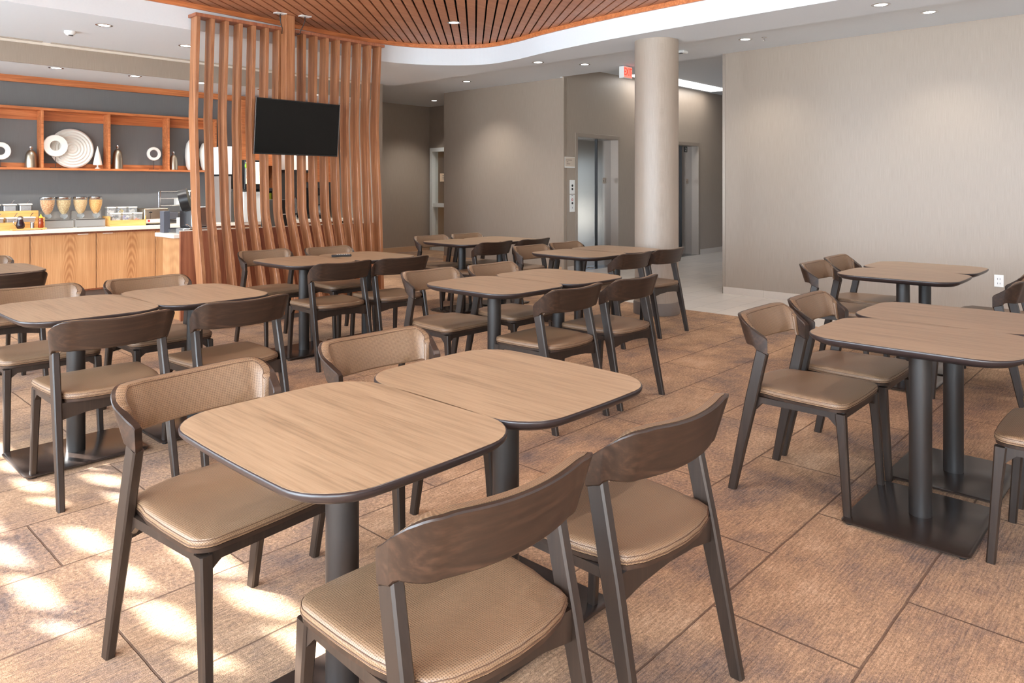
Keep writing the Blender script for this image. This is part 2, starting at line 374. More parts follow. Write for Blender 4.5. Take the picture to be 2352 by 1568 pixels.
# walls
bm = B(); box(bm, 8.6, -3.7, 0, 8.72, 4.35, ZU); struct('wall_right', bm, M['wall'])
bm = B(); box(bm, 8.8, 7.14, 0, 8.9, 9.9, ZU); box(bm, 8.9, 9.8, 0, 10.3, 9.9, ZU); struct('wall_back', bm, M['wall'])
bm = B(); box(bm, 8.9, 7.13, 0, 9.13, 7.25, ZL); box(bm, 10.30, 7.13, 0, 11.89, 7.25, ZL); box(bm, 13.06, 7.13, 0, 15.2, 7.25, ZL)
box(bm, 9.13, 7.13, 2.17, 10.30, 7.25, ZL); box(bm, 11.89, 7.13, 2.17, 13.06, 7.25, ZL); box(bm, 8.8, 7.128, ZU, 8.9, 7.25, ZL)
struct('wall_elevator', bm, M['wall'])
bm = B(); box(bm, 8.72, 4.25, 0, 11.6, 4.35, ZL); box(bm, 14.0, 4.25, 0, 15.2, 4.35, ZL); box(bm, 11.6, 4.25, 2.05, 14.0, 4.35, ZL); box(bm, 15.1, 4.3, 0, 15.2, 7.2, ZL)
box(bm, 9.7, 7.25, 0, 9.75, 8.0, .01)
struct('wall_lobby', bm, M['wall'])
bm = B(); box(bm, 6.795, 11.9, 0, 10.3, 12.0, ZU); box(bm, 10.17, 9.9, 0, 10.27, 10.9, ZU); box(bm, 10.17, 11.83, 0, 10.27, 11.9, ZU); box(bm, 10.17, 10.9, 2.16, 10.27, 11.83, ZU)
struct('wall_alcove', bm, M['wall'])
bm = B(); box(bm, 6.64, 9.05, 0, 6.79, 12.0, ZU); struct('wall_kitchen_end', bm, M['wall'])
bm = B(); box(bm, -1.6, 9.13, ZK, 6.638, 9.16, ZS); box(bm, -1.6, 10.25, 0, 6.638, 10.35, 2.70)
o = struct('wall_kitchen', bm, [M['greywall'], M['wall']])
for p in o.data.polygons:
    if p.center.y < 9.2: p.material_index = 1

# left wall with tall windows, rear wall with windows
def mullioned(name, x0, x1, z0, z1, axis, at, nv, bars, frame=.05, thick=.08):
    root = None
    bmf = B()
    P = lambda a, b, c, d, e, f: box(bmf, *( (a, b, c, d, e, f) if axis == 'y' else (b, a, c, e, d, f)))
    P(x0, at, z0, x1, at+thick, z0+frame); P(x0, at, z1-frame, x1, at+thick, z1)
    for i in range(nv+1):
        x = x0+(x1-x0-frame)*i/nv; P(x, at, z0+frame, x+frame, at+thick, z1-frame)
    for zb in bars: P(x0+frame, at+.01, zb, x1-frame, at+thick-.01, zb+.04)
    fr = struct(name, bmf, M['alum'])
    bg_ = B()
    if axis == 'y': box(bg_, x0+frame, at+thick*.5, z0+frame, x1-frame, at+thick*.5+.006, z1-frame)
    else: box(bg_, at+thick*.5, x0+frame, z0+frame, at+thick*.5+.006, x1-frame, z1-frame)
    obj('window_pane', bg_, M['glass'], fr)
    return fr
XL = -1.6
wins = [(-3.3, -.1), (.2, 3.2), (3.5, 6.6), (7.0, 10.15)]
bm = B(); box(bm, XL-.15, -3.7, 2.78, XL, 10.35, ZS); box(bm, XL-.15, -3.7, 0, XL, 10.35, .12)
edges = [-3.7]+[v for a in wins for v in a]+[10.35]
for i in range(0, len(edges), 2): box(bm, XL-.15, edges[i], .12, XL, edges[i+1], 2.78)
struct('wall_left', bm, M['wall'])
bars = {0: (), 1: (), 2: (), 3: ()}
for i, (a, b) in enumerate(wins):
    fr = mullioned('window_%d' % (i+1), a, b, .12, 2.78, 'x', XL-.08, 2 if i == 3 else 4, (2.0,) if i < 3 else ())
    bl = B()
    if i >= 2:                                     # exterior sunshade louvres
        for k in range(12):
            z = 2.585-.227*k; box(bl, XL-.115, a, z-.083, XL-.105, b, z+.083)
        y = a+.1; rl = random.Random(i)
        while y < b-.1: box(bl, XL-.13, y-.05, .12, XL-.116, y+.05, 2.78); y += rl.uniform(.30, .46)
        obj('sunshade_louvres', bl, M['alum'], fr)
    else: bl.free()
bm = B(); box(bm, XL, -3.7, 0, 8.6, -3.55, .3); box(bm, XL, -3.7, 2.7, 8.6, -3.55, ZU); box(bm, XL, -3.7, .3, -.6, -3.55, 2.7); box(bm, 8.3, -3.7, .3, 8.6, -3.55, 2.7)
struct('wall_rear', bm, M['wall'])
mullioned('window_5', -.6, 8.3, .3, 2.7, 'y', -3.66, 6, (2.1,))
mullioned('window_6', 11.6, 14.0, 0, 2.05, 'y', 4.26, 2, (1.0,))
bm = B(); box(bm, -40, -40, -.25, XL-.15, 40, -.12); box(bm, XL-.15, -40, -.25, 40, -3.7, -.12); box(bm, 11.2, -3.7, -.25, 14.6, 4.25, -.12)
struct('floor_exterior', bm, M['concrete'])

# trims
bm = B()
def segs(bm, a, b, x, z0, z1, t, L=.61):
    y = a
    while y < b: box(bm, x-t, y+.001, z0, x, min(y+L, b)-.001, z1); y += L
segs(bm, -3.5, 4.36, 8.6, 0, .085, .012); box(bm, 8.588, 4.351, 0, 8.73, 4.362, .085); struct('baseboard_right', bm, M['base'])
bm = B(); box(bm, 10.33, 7.112, 0, 11.86, 7.129, .10); box(bm, 13.10, 7.112, 0, 15.1, 7.129, .10); box(bm, 8.9, 7.112, 0, 9.09, 7.129, .1); struct('baseboard_elevator', bm, M['base'])
bm = B(); box(bm, 6.9, 11.88, 0, 10.17, 11.9, .1); box(bm, 8.785, 7.14, 0, 8.8, 9.9, .1); struct('baseboard_alcove', bm, plain('tan_baseboard', lin(196, 160, 128), .5))
bm = B(); box(bm, 8.594, 4.325, .085, 8.612, 4.36, ZU); struct('trim_1', bm, M['framesteel'])
bm = B(); prev = None                                   # cherry bead following the recess edge
rings = []
for i, (x, y) in enumerate(recess[1:-1]):
    j = i+1; a = recess[j-1]; b = recess[(j+1)]; d = Vector((b[0]-a[0], b[1]-a[1])).normalized(); nx, ny = d.y, -d.x
    rings.append([(x+nx*o_, y+ny*o_, z) for o_, z in ((.002, ZW-.048), (.028, ZW-.048), (.028, ZW), (.002, ZW))])
loft(bm, rings); struct('trim_2', bm, M['oakorange'])
bm = B(); box(bm, -1.6, 10.20, 2.60, 6.63, 10.249, 2.68); struct('trim_3', bm, M['oakorange'])
bm = B(); box(bm, -1.6, 9.03, ZS-.012, 2.28, 9.06, ZS-.001); box(bm, 2.36, 9.03, ZS-.012, 6.6, 9.06, ZS-.001); struct('trim_4', bm, plain('slot_diffuser_beige', lin(176, 164, 150), .6))
bm = B(); box(bm, -1.6, 9.10, ZS-.03, 6.6, 9.129, ZS-.001); struct('trim_5', bm, plain('cream_edge_trim', lin(226, 216, 202), .5))
bm = B(); box(bm, 8.78, 7.10, 0, 8.80, 7.14, ZU); struct('trim_6', bm, M['wall'])

# wooden slat ceiling: boards fan out from one far point
Fv = Vector((math.cos(YAW), math.sin(YAW))); Rv = Vector((math.sin(YAW), -math.cos(YAW)))
FAN = [(-8, 12.0), (-2.96, 37.0), (-2.45, 38.8), (-1.9, 40.4), (-1.54, 41.8), (-.93, 43.9), (-.28, 46.3), (.45, 49.8), (.88, 52.8), (1.38, 56.5), (6, 80.0)]
def fan(s_):
    for (a, va), (b, vb) in zip(FAN, FAN[1:]):
        if s_ <= b: an = math.radians(va+(vb-va)*(s_-a)/(b-a)); return Vector((math.cos(an), math.sin(an)))
root = empty('slatted_ceiling_panel', (3, 3, ZW), 0, 'cherry wood slatted ceiling cloud with curved edge', 'ceiling panel')
bm = B()
for k in range(-60, 44):
    ks = k*.105+.02; c = [Fv*7.11+Rv*(ks+e_) for e_ in (-.0425, .0425)]; dn = [fan(ks-.0425), fan(ks+.0425)]
    lim = []
    for sg in (1, -1):                      # follow the board both ways to the edge of the recess
        t = 0.0
        while t < 14:
            p = (c[0]+c[1])/2+(dn[0]+dn[1]).normalized()*t*sg
            inside = -1.0 < p.x < 6.75 and -2.9 < p.y < 7.55
            if not inside and (t > 4.5 or (p.x > 6.75 or p.y > 7.55) == (sg > 0)): break
            t += .03
        lim.append(t*sg)
    if lim[0]-lim[1] < .2: continue
    q = [c[0]+dn[0]*lim[1], c[1]+dn[1]*lim[1], c[1]+dn[1]*lim[0], c[0]+dn[0]*lim[0]]
    q = [Vector((max(-1.6, min(7.0, p.x)), max(-3.6, min(9.0, p.y)))) for p in q]
    loft(bm, [[(p.x, p.y, ZW) for p in q], [(p.x, p.y, ZW+.02) for p in q]])
o = obj('boards', bm, M['cherryceil'], root); o.matrix_parent_inverse = Matrix.Translation((-3, -3, -ZW))
bm = B()
for d in (5.2, 6.3, 7.4, 8.5, 9.1):
    c = Fv*d; 
    t = bmesh.new(); box(t, -6, -.02, ZW+.022, 6, .02, ZW+.06); merge(bm, t, Matrix.Translation((c.x, c.y, 0)) @ Matrix.Rotation(YAW-PI/2, 4, 'Z'))
o = obj('support_batten', bm, M['dark'], root); o.matrix_parent_inverse = Matrix.Translation((-3, -3, -ZW))

# ------------------------------------------------------------------ round column
root = empty('round_column', (6.79, 4.21, 0), 0, 'thick round column wrapped in beige woven wallcovering beside the tiled aisle', 'column')
bm = B(); lathe(bm, [(.232, .13), (.232, ZS-.001)], n=64); obj('shaft', bm, M['wall'], root, True, 40)
bm = B(); lathe(bm, [(.246, .002), (.246, .12), (.238, .132)], n=64); obj('skirting', bm, M['skirt'], root, True, 40)

# ------------------------------------------------------------------ chair prototype
def path_half(hx, hw, ye, yr, r, bow, na=10, nr=10):
    """from arm tip (hx, ye), widening to hw, round the corner to the middle of the rear"""
    pts = []; yc = -yr+r
    for i in range(na): t = i/na; pts.append((hx+(hw-hx)*t**.85, ye+(yc-ye)*t))
    for i in range(9): a = i/9*PI/2; pts.append((hw-r+r*math.cos(a), yc-r*math.sin(a)))
    xs = hw-r
    for i in range(nr+1): x = xs*(1-i/nr); pts.append((x, -yr-bow*(1-(x/xs)**2)))
    return pts
def full(p): return p+[(-x, y) for x, y in reversed(p[:-1])]
def make_chair():
    root = empty('dining_chair', (0, 0, 0))
    bot = full(path_half(.237, .245, -.082, .200, .070, .028)); top = full(path_half(.240, .263, -.082, .240, .082, .024))
    n = len(bot)
    def interp(y, T):
        if y >= T[0][0]: return T[0][1]
        for (a, za), (b, zb_) in zip(T, T[1:]):
            if y >= b: return za+(zb_-za)*(a-y)/(a-b)
        return T[-1][1]
    zt = lambda y: interp(y, [(-.082, .692), (-.088, .701), (-.116, .718), (-.16, .749), (-.20, .776), (-.226, .789), (-.245, .790), (-.264, .784)])
    zb = lambda y: interp(y, [(-.082, .624), (-.132, .643), (-.140, .654), (-.155, .660), (-.18, .659), (-.20, .655), (-.26, .650)])
    wood, pad, seamt = [], [], []
    for i in range(n):
        pb, pt = Vector((*bot[i], zb(bot[i][1]))), Vector((*top[i], zt(top[i][1])))
        a = Vector(top[max(i-1, 0)]); b = Vector(top[min(i+1, n-1)]); d = (b-a).normalized(); nin = Vector((-d.y, d.x))
        if nin.dot(-Vector(top[i])) < 0: nin = -nin
        nin = Vector((nin.x, nin.y, 0)); y = top[i][1]
        th = .028 if y > -.135 else max(.018, .028-(-.135-y)*.30)
        up = (pt-pb); L = up.length; up.normalize()
        P = lambda off, t: tuple(pb+up*(t*L)+nin*off)
        e = .004/L
        wood.append([P(0.003, 0), P(0, e), P(0, 1-e), P(.003, 1), P(th-.003, 1), P(th, 1-e), P(th, e), P(th-.003, 0)])
        if y < -.132:
            dd = min(1, (-.132-y)/.012)
            T = .021*(.55+.45*dd)
            pad.append([P(th-.004, .03), P(th+T*.5, .02), P(th+T*.85, .07), P(th+T*.98, .30), P(th+T*.98, .72), P(th+T, .93), P(th+T*.85, 1.0), P(th-.004, 1.012)])
            seamt.append(P(th+T*.98, .955))
    bm = B(); loft(bm, wood); obj('backrest_frame', bm, M['chair'], root, True, 28)
    bm = B(); loft(bm, pad); p = obj('backrest_pad', bm, M['leather'], root, True, 50)
    uv = []; sl = 0.0
    for i, rg in enumerate(pad):
        if i: sl += (Vector(rg[3])-Vector(pad[i-1][3])).length
        tl = 0.0
        for j in range(8):
            if j: tl += (Vector(rg[j])-Vector(rg[j-1])).length
            uv.append((sl, tl))
    set_uv(p, uv)
    bm = B(); tube(bm, seamt, .0013, 5); obj('stitching', bm, M['seam'], p, True)
    # legs
    def section(cx, cy, hx, hy, z, c=.005):
        return [(cx+a, cy+b, z) for a, b in ((hx-c, hy), (hx, hy-c), (hx, -hy+c), (hx-c, -hy), (-hx+c, -hy), (-hx, -hy+c), (-hx, hy-c), (-hx+c, hy))]
    for s in (-1, 1):
        bm = B(); rr = []
        for z, y, hx, hy, x in ((0.0, -.245, .0135, .0185, .237), (.20, -.204, .0145, .022, .233), (.42, -.157, .0155, .027, .229), (.50, -.140, .0155, .026, .2275)):
            rr.append(section(s*x, y, hx, hy, z))
        r5 = section(s*.2245, -.110, .0155, .024, .640); rr.append([(x, y, .636+(y+.110)*-.45) for x, y, z in r5])
        loft(bm, rr); obj('leg', bm, M['chairleg'], root, True, 30)
    for s in (-1, 1):
        bm = B(); rr = [section(s*x, y, hx, hy, z) for z, y, hx, hy, x in ((0, .248, .0135, .0145, .218), (.3, .228, .016, .017, .213), (.428, .218, .018, .020, .210))]
        loft(bm, rr); obj('leg', bm, M['chairleg'], root, True, 30)
    # rails under the seat with flared ends
    def arch(L0, L1, zt_, ze, zm, fl=.05, n=6):
        pts = [(L0, zt_), (L1, zt_), (L1, ze)]
        for i in range(1, n+1): a = i/n*PI/2; pts.append((L1-fl*math.sin(a), zm+(ze-zm)*(math.cos(a))))
        for i in range(n, 0, -1): a = i/n*PI/2; pts.append((L0+fl*math.sin(a), zm+(ze-zm)*(math.cos(a))))
        pts.append((L0, ze)); return pts
    gus = lambda a, b, zt_, ze, zm, f=.035: [(a, zt_), (b, zt_), (b, ze), (b-f, zm), (a+f, zm), (a, ze)]
    bm = B()
    for s in (-1, 1): prism(bm, gus(-.150, .205, .432, .372, .406), 'x', s*.212-.010, s*.212+.010)
    prism(bm, [(-.214, .434), (.214, .434), (.214, .362), (.12, .378), (0, .384), (-.12, .378), (-.214, .362)], 'y', -.176, -.152)
    prism(bm, gus(-.20, .20, .432, .378, .404), 'y', .208, .228)
    obj('seat_rail', bm, M['chairleg'], root, True, 25)
    # seat
    def outline(inset=0):
        h = [(0, .248), (.10, .247), (.17, .243)]
        for i in range(6): a = PI/2-(i+.5)/6*PI/2; h.append((.178+.060*math.cos(a), .183+.060*math.sin(a)))
        h += [(.238, .16), (.235, .06), (.226, -.05), (.214, -.10), (.208, -.150), (.196, -.178)]
        h += [(.15, -.202), (.08, -.218), (0, -.224)]
        p = h+[(-x, y) for x, y in reversed(h[1:-1])]
        c = Vector((0, .01)); out = []
        for x, y in p:
            d = Vector((x, y))-c; L = d.length; d = d*((L-inset)/L)+c; out.append((d.x, d.y))
        return out
    def dish(x, y): return -.010*(1-min(1, (x/.2)**2))*(1-min(1, ((y-.0)/.22)**2))+ (-.004 if y > .2 else 0)
    prof = [(.010, .445), (.001, .448), (0, .456), (0, .462), (.003, .470), (.010, .475), (.022, .477), (.06, .478), (.12, .478), (.19, .478)]
    bm = B(); rings = [[(x, y, z+(dish(x, y) if z > .474 else 0)) for x, y in outline(i)] for i, z in prof]
    loft(bm, rings); st = obj('seat_cushion', bm, M['leather'], root, True, 60)
    uv = []; dist = [0.034, 0.025, .017, .011, .004, 0, 0, 0, 0, 0]
    for k, rg in enumerate(rings):
        for x, y, z in rg:
            d = Vector((x, y-.01)).normalized()*dist[k]; uv.append((x+d.x, y+d.y))
    set_uv(st, uv)
    for z, i, r in ((.454, -.0006, .0016), (.4665, .0005, .0011)):
        bm = B(); tube(bm, [(x, y, z) for x, y in outline(i)], r, 5, closed=True); obj('stitching' if r < .0015 else 'piping', bm, M['seam'], st, True)
    bm = B(); loft(bm, [[(x, y, z) for x, y in outline(i)] for i, z in ((.02, .430), (.004, .434), (.003, .4455), (.02, .446))]); obj('seat_shell', bm, M['chair'], root, True, 40)
    return root

# ------------------------------------------------------------------ table prototype
def make_table():
    root = empty('dining_table', (0, 0, 0)); hx, hy = .3035, .373
    O = lambda ins, bow=.012: rrect(hx-ins, hy-ins, .13-ins*.6, 8, bow)
    bm = B(); loft(bm, [[(x, y, z) for x, y in O(i)] for i, z in ((.010, .738), (.0042, .7400), (.0042, .7500))])
    obj('tabletop', bm, M['top'], root, False)
    bm = B(); rings = [[(x, y, z) for x, y in O(i)] for i, z in ((.0042, .7400), (.0042, .7496), (.0018, .7488), (.0005, .7465), (0, .743), (.001, .737), (.010, .727), (.030, .7155), (.045, .714))]
    loft(bm, rings); obj('edge_band', bm, M['edge'], root, True, 50)
    bm = B(); loft(bm, [[(x, y, z) for x, y in rrect(.14, .14, .03, 4)] for z in (.7075, .7142)]); obj('mounting_plate', bm, M['black'], root)
    bm = B(); lathe(bm, [(.0425, .018), (.0425, .708)], n=40); obj('column', bm, M['black'], root, True, 40)
    bm = B(); loft(bm, [[(x, y, z) for x, y in rrect(.275-i, .228-i, .03, 5)] for i, z in ((.004, .009), (0, .011), (0, .016), (.006, .019))]); obj('base_plate', bm, M['plate'], root, True, 30)
    for sx in (-1, 1):
        for sy in (-1, 1):
            bm = B(); lathe(bm, [(.014, 0), (.014, .010)], (sx*.245, sy*.2, 0), 12); obj('glide', bm, M['blackplastic'], root, True, 40)
    return root

TG = 'pairs of wood topped dining tables'
tables = [
 (1.078, 1.607, 'tan wood-topped table nearest the camera, left half of the front centre pair'),
 (1.693, 1.607, 'tan wood-topped table joined behind the nearest one, right half of the front centre pair'),
 (3.335, .815, 'tan wood-topped table at right edge, nearer half of its pair, column base in full view'),
 (3.950, .825, 'tan wood-topped table at right edge, farther half of the pair'),
 (1.200, 4.170, 'greyish wood-topped table at left edge, left half of the pair before the counter'),
 (1.815, 4.190, 'greyish wood-topped table at left, right half of the pair before the counter'),
 (3.225, 5.360, 'tan wood-topped table before the slat screen, left half of the pair'),
 (3.825, 5.330, 'tan wood-topped table before the slat screen holding the black remote'),
 (3.265, 3.200, 'tan wood-topped table in mid room, left half of the central pair'),
 (3.875, 3.180, 'tan wood-topped table in mid room, right half of the central pair'),
 (5.480, 5.870, 'farthest table pair by the beige wall, left half'),
 (6.080, 5.860, 'farthest table pair by the beige wall, right half'),
 (5.300, 4.110, 'table left of the round column, left half of its pair'),
 (5.890, 4.110, 'table against the round column side, right half of its pair'),
 (5.570, 1.470, 'mauve-looking table near the right wall, nearer half of the pair'),
 (6.180, 1.480, 'mauve-looking table near the right wall, farther half of the pair'),
 (1.290, 6.500, 'table cut off by the left edge before the oak cabinets'),
]
proto_t = make_table()
for i, (x, y, lab) in enumerate(tables):
    t = proto_t if i == 0 else dup(proto_t)
    t.location = (x, y, 0); tag(t, lab, 'table', TG)

# chairs: x, y, facing (0 = towards -Y, i.e. front seen; PI = towards +Y, back seen), label
FR = PI; BK = 0.0
chairs = [
 (1.008, 2.085, FR+math.radians(6), 'dark chair with tan pad facing us at the left end of the nearest table'),
 (1.708, 2.130, FR, 'dark chair with tan pad facing us behind the front centre table pair'),
 (1.060, 1.185, BK-math.radians(2), 'dark chair seen from behind at bottom centre, nearest the camera'),
 (1.680, 1.175, BK-math.radians(1), 'dark chair seen from behind right of the nearest chair, by the front table'),
 (3.330, 1.275, FR, 'dark chair facing right, nearer of two left of the right-edge table'),
 (3.885, 1.275, FR, 'dark chair facing right, farther of two left of the right-edge table'),
 (3.340, .285, BK, 'dark chair cut off by right edge, its seat corner beside the table base'),
 (3.950, .285, BK, 'dark chair mostly hidden beyond the seat at the right edge'),
 (1.170, 4.650, FR, 'chair facing us at left edge behind the left table pair'),
 (1.790, 4.630, FR, 'chair facing us behind the left table pair, before the oak cabinets'),
 (1.180, 3.720, BK, 'chair seen from behind at far left with oval grain on its back'),
 (1.800, 3.760, BK+math.radians(2), 'chair seen from behind at left, second along the left table pair'),
 (3.260, 5.890, FR, 'chair facing us before the slat screen, left of the two'),
 (3.850, 5.780, FR, 'chair facing us before the slat screen, right of the two'),
 (3.190, 4.920, BK+math.radians(-3), 'chair seen from behind, left of two at the table with the remote'),
 (3.740, 4.880, BK+math.radians(-3), 'chair seen from behind, right of two at the table with the remote'),
 (3.280, 3.640, FR, 'chair facing us at the left of the central table pair'),
 (3.850, 3.600, FR, 'chair facing us, second along the central table pair'),
 (3.320, 2.795, BK, 'chair seen from behind, left of two at the central table pair'),
 (3.925, 2.785, BK, 'chair seen from behind, right of two at the central table pair'),
 (5.520, 6.250, FR, 'farthest chair facing us, left one by the white door frame'),
 (6.050, 6.210, FR, 'farthest chair facing us, right one by the beige wall'),
 (5.400, 5.470, BK, 'far chair seen from behind, left one at the farthest table pair'),
 (5.980, 5.440, BK, 'far chair seen from behind, right one at the farthest table pair'),
 (5.280, 4.490, FR, 'chair facing us, left one at the table beside the round column'),
 (5.820, 4.490, FR, 'chair facing us before the left elevator door'),
 (5.330, 3.720, BK, 'chair seen from behind before the round column'),
 (5.900, 3.720, BK, 'chair seen from behind at the right foot of the round column'),
 (5.600, 1.890, FR, 'chair facing right near the right wall, nearer of two'),
 (6.200, 1.930, FR, 'chair facing right near the right wall, farther of two'),
 (5.480, .970, BK, 'chair cut off by right edge near the wall outlet, nearer of two'),
 (6.080, 1.000, BK, 'chair cut off by right edge near the wall outlet, farther of two'),
 (1.330, 6.960, FR, 'chair at left edge with back just above the cut-off table'),
 (1.220, 5.920, BK, 'dark chair back seen from behind before the cut-off left table'),
]
proto_c = make_chair()
for i, (x, y, a, lab) in enumerate(chairs):
    c = proto_c if i == 0 else dup(proto_c)
    c.location = (x, y, 0); c.rotation_euler = (0, 0, a); tag(c, lab, 'chair', 'dark wood dining chairs with tan padded seats')

# remote control
r = empty('remote_control', (3.62, 5.41, .7502), math.radians(63), 'black television remote lying on the table before the slat screen', 'remote')
bm = B(); box(bm, -.022, -.085, 0, .022, .085, .018, .004); obj('case', bm, M['blackplastic'], r)
bm = B()
for i in range(6):
    for j in range(3): box(bm, -.014+j*.011, -.07+i*.02, .018, -.007+j*.011, -.06+i*.02, .0195)
obj('buttons', bm, M['alum'], r)

# ------------------------------------------------------------------ wooden slat screen
root = empty('slat_screen', (3.11, 7.2, 0), 0, 'tall cherry wood room divider of wavy vertical slats', 'room divider')
def inv(o): o.matrix_parent_inverse = Matrix.Translation((-3.11, -7.2, 0)); return o
def slat_off(i, z):
    u = i/15.; a = .06*(.15+.85*abs(math.cos(PI*u)))
    T = [(0, .18), (.2, .25), (.4, .35), (.55, .35), (.7, .28), (.85, .14), (1, .05)]
    for (u0, v0), (u1, v1) in zip(T, T[1:]):
        if u <= u1+1e-9: low = -(v0+(v1-v0)*(u-u0)/(u1-u0)); break
    st = [(3.03, 0), (2.05, a), (1.08, a*.1-.01), (.13, low)]
    for (z0, v0), (z1, v1) in zip(st, st[1:]):
        if z >= z1-1e-9: return v0+(v1-v0)*(z0-z)/(z0-z1)
    return low
for i in range(16):
    x = 3.129+i*(2.23-.038)/15; rings = []
    zs = [3.03, 2.5, 2.15, 2.1, 2.05, 2.0, 1.95, 1.5, 1.18, 1.13, 1.08, 1.03, .98, .7, .4, .13]
    for z in zs:
        o_ = sum(slat_off(i, min(3.03, max(.13, z+d))) for d in (-.05, 0, .05))/3
        y0, y1 = 7.13+o_, 7.26+o_*.95
        rings.append([(x-.017, y0, z), (x+.017, y0, z), (x+.019, y0+.003, z), (x+.019, y1, z), (x-.019, y1, z), (x-.019, y0+.003, z)])
    bm = B(); loft(bm, rings); inv(obj('slat', bm, M['cherry'], root, True, 30))
bm = B(); box(bm, 3.09, 7.11, 3.03, 5.37, 7.285, 3.062, .002); inv(obj('top_rail', bm, M['cherrydark'], root))
bm = B(); box(bm, 3.10, 6.76, .05, 5.36, 7.29, .13, .002); inv(obj('bottom_rail', bm, M['cherry'], root))
bm = B(); box(bm, 3.12, 6.80, 0, 5.34, 7.27, .05); inv(obj('plinth', bm, M['skirt'], root))
root = empty('mounting_post', (4.05, 7.06, 1.8), 0, 'square cherry wood post rising from the television to the ceiling', 'post')
bm = B(); box(bm, -.052, -.06, -.1, .052, .045, 1.378, .002); obj('post', bm, M['cherry'], root)

# television
tv = empty('television', (4.10, 6.93, 1.975), 0, 'black wall television hung on the front of the slat screen', 'television'); tv.rotation_euler = (math.radians(5.0), 0, math.radians(.5))
bm = B(); box(bm, -.497, -.012, -.287, .497, .012, .287, .003); obj('housing', bm, M['blackplastic'], tv)
bm = B(); box(bm, -.487, -.0135, -.274, .487, -.0125, .277); obj('screen', bm, M['screen'], tv)
bm = B(); 
for a in ((-.499, -.0115, -.287, -.4965, .0115, .287), (.4965, -.0115, -.287, .499, .0115, .287)): box(bm, *a)
obj('side_trim', bm, M['chrome'], tv)
bm = B(); box(bm, -.25, .012, -.2, .25, .045, .15, .006); obj('back_cover', bm, M['blackplastic'], tv)
bm = B(); box(bm, -.12, .045, -.1, .12, .075, .1); obj('wall_bracket', bm, M['black'], tv)
bm = B(); box(bm, -.018, -.0155, -.2895, .018, -.012, -.279); t = obj('logo_tab', bm, M['blackplastic'], tv)
bm = B(); put_text(bm, 'LG', .011, (0, -.0158, -.2838), 'y-', .0002); obj('logo', bm, M['chrome'], t)
for (x, y, lab, s) in ((4.10, 7.33, 'left of the two white outlet plates on the ceiling above the post', -1), (4.27, 7.20, 'right of the two white outlet plates on the ceiling above the post', 1)):
    y = 7.0 if s < 0 else 6.93; x = 3.93 if s < 0 else 4.18
    r = empty('ceiling_outlet', (x, y, ZW-.001), 0, lab, 'outlet', 'ceiling outlet plates by the post')
    bm = B(); box(bm, -.06, -.04, -.008, .06, .04, 0, .002); obj('cover_plate', bm, M['white'], r)
    bm = B(); tube(bm, [(0, 0, -.008), (0, 0, -.05), (-.012*s, .01, -.10), (-.035*s, .02, -.15), (.04*(-s), .035, -.19), (.055*(-s), .06, -.2)], .0045, 6); obj('cable', bm, M['blackplastic'], r, True)

# ------------------------------------------------------------------ serving counter behind the screen
root = empty('serving_counter', (3.1, 7.45, 0), 0, 'serving counter with reddish wood front behind the slat screen', 'counter')
def P_(o, x=3.1, y=7.45, z=0): o.matrix_parent_inverse = Matrix.Translation((-x, -y, -z)); return o
bm = B(); box(bm, 3.085, 7.45, 0, 5.5, 7.48, .905); P_(obj('front_panel', bm, M['cherrydark'], root))
bm = B(); box(bm, 3.10, 7.48, .0, 3.13, 7.93, .83); P_(obj('end_panel', bm, M['oak'], root))
bm = B(); box(bm, 3.13, 7.48, .0, 5.48, 7.90, .825); P_(obj('carcass', bm, M['cherrydark'], root))
bm = B(); box(bm, 3.03, 7.483, .835, 5.5, 7.96, .875, .003); P_(obj('worktop', bm, M['counter'], root))
bm = B(); box(bm, 3.083, 7.447, .905, 5.5, 7.483, .912); P_(obj('edge_strip', bm, M['counter'], root))

# ------------------------------------------------------------------ back counter and cabinets
doors = [-1.0, -.10, .80, 1.70, 2.2665, 2.96, 3.66, 4.36, 5.05, 5.75, 6.45]
bm = B(); box(bm, -1.55, 9.56, .82, 6.63, 10.248, .86, .003); tag(obj('worktop', bm, M['counter']), 'long cream stone worktop on the oak base cabinets', 'worktop')
xs = [.80, 1.55, 2.30, 2.98, 3.66, 4.34, 5.02, 5.70, 6.38]
labs = {1.55: 'oak base cabinet at the left edge of the photo', 2.30: 'oak base cabinet with two arched grain figures under the cereal dispensers', 2.98: 'oak base cabinet with central cathedral grain left of the counter end', 3.66: 'oak base cabinet partly behind the serving counter end'}
for i in range(len(xs)-1):
    a, b = xs[i], xs[i+1]
    if b < 1.6: continue
    r = empty('base_cabinet', (a, 9.62, 0), 0, labs.get(a, 'oak base cabinet behind the serving counter, %s from left' % {4.34: 'first', 5.02: 'second', 5.70: 'third', .80: 'out of view'}.get(a, '')), 'cabinet', 'oak base cabinets')
    bm = B(); box(bm, 0, 0, .12, b-a, .6, .815); obj('body', bm, M['cherrydark'], r)
    bm = B(); box(bm, .004, -.02, .14, b-a-.004, -.001, .795, .001); d = obj('door', bm, M['oak'], r)
    hx_ = b-a-.2 if i % 2 == 0 else .07
    bm = B(); box(bm, hx_, -.034, .788, hx_+.11, -.02, .796); obj('handle', bm, M['ceramic'], d)
    bm = B(); box(bm, 0, .05, 0, b-a, .09, .12); obj('plinth', bm, M['skirt'], r)

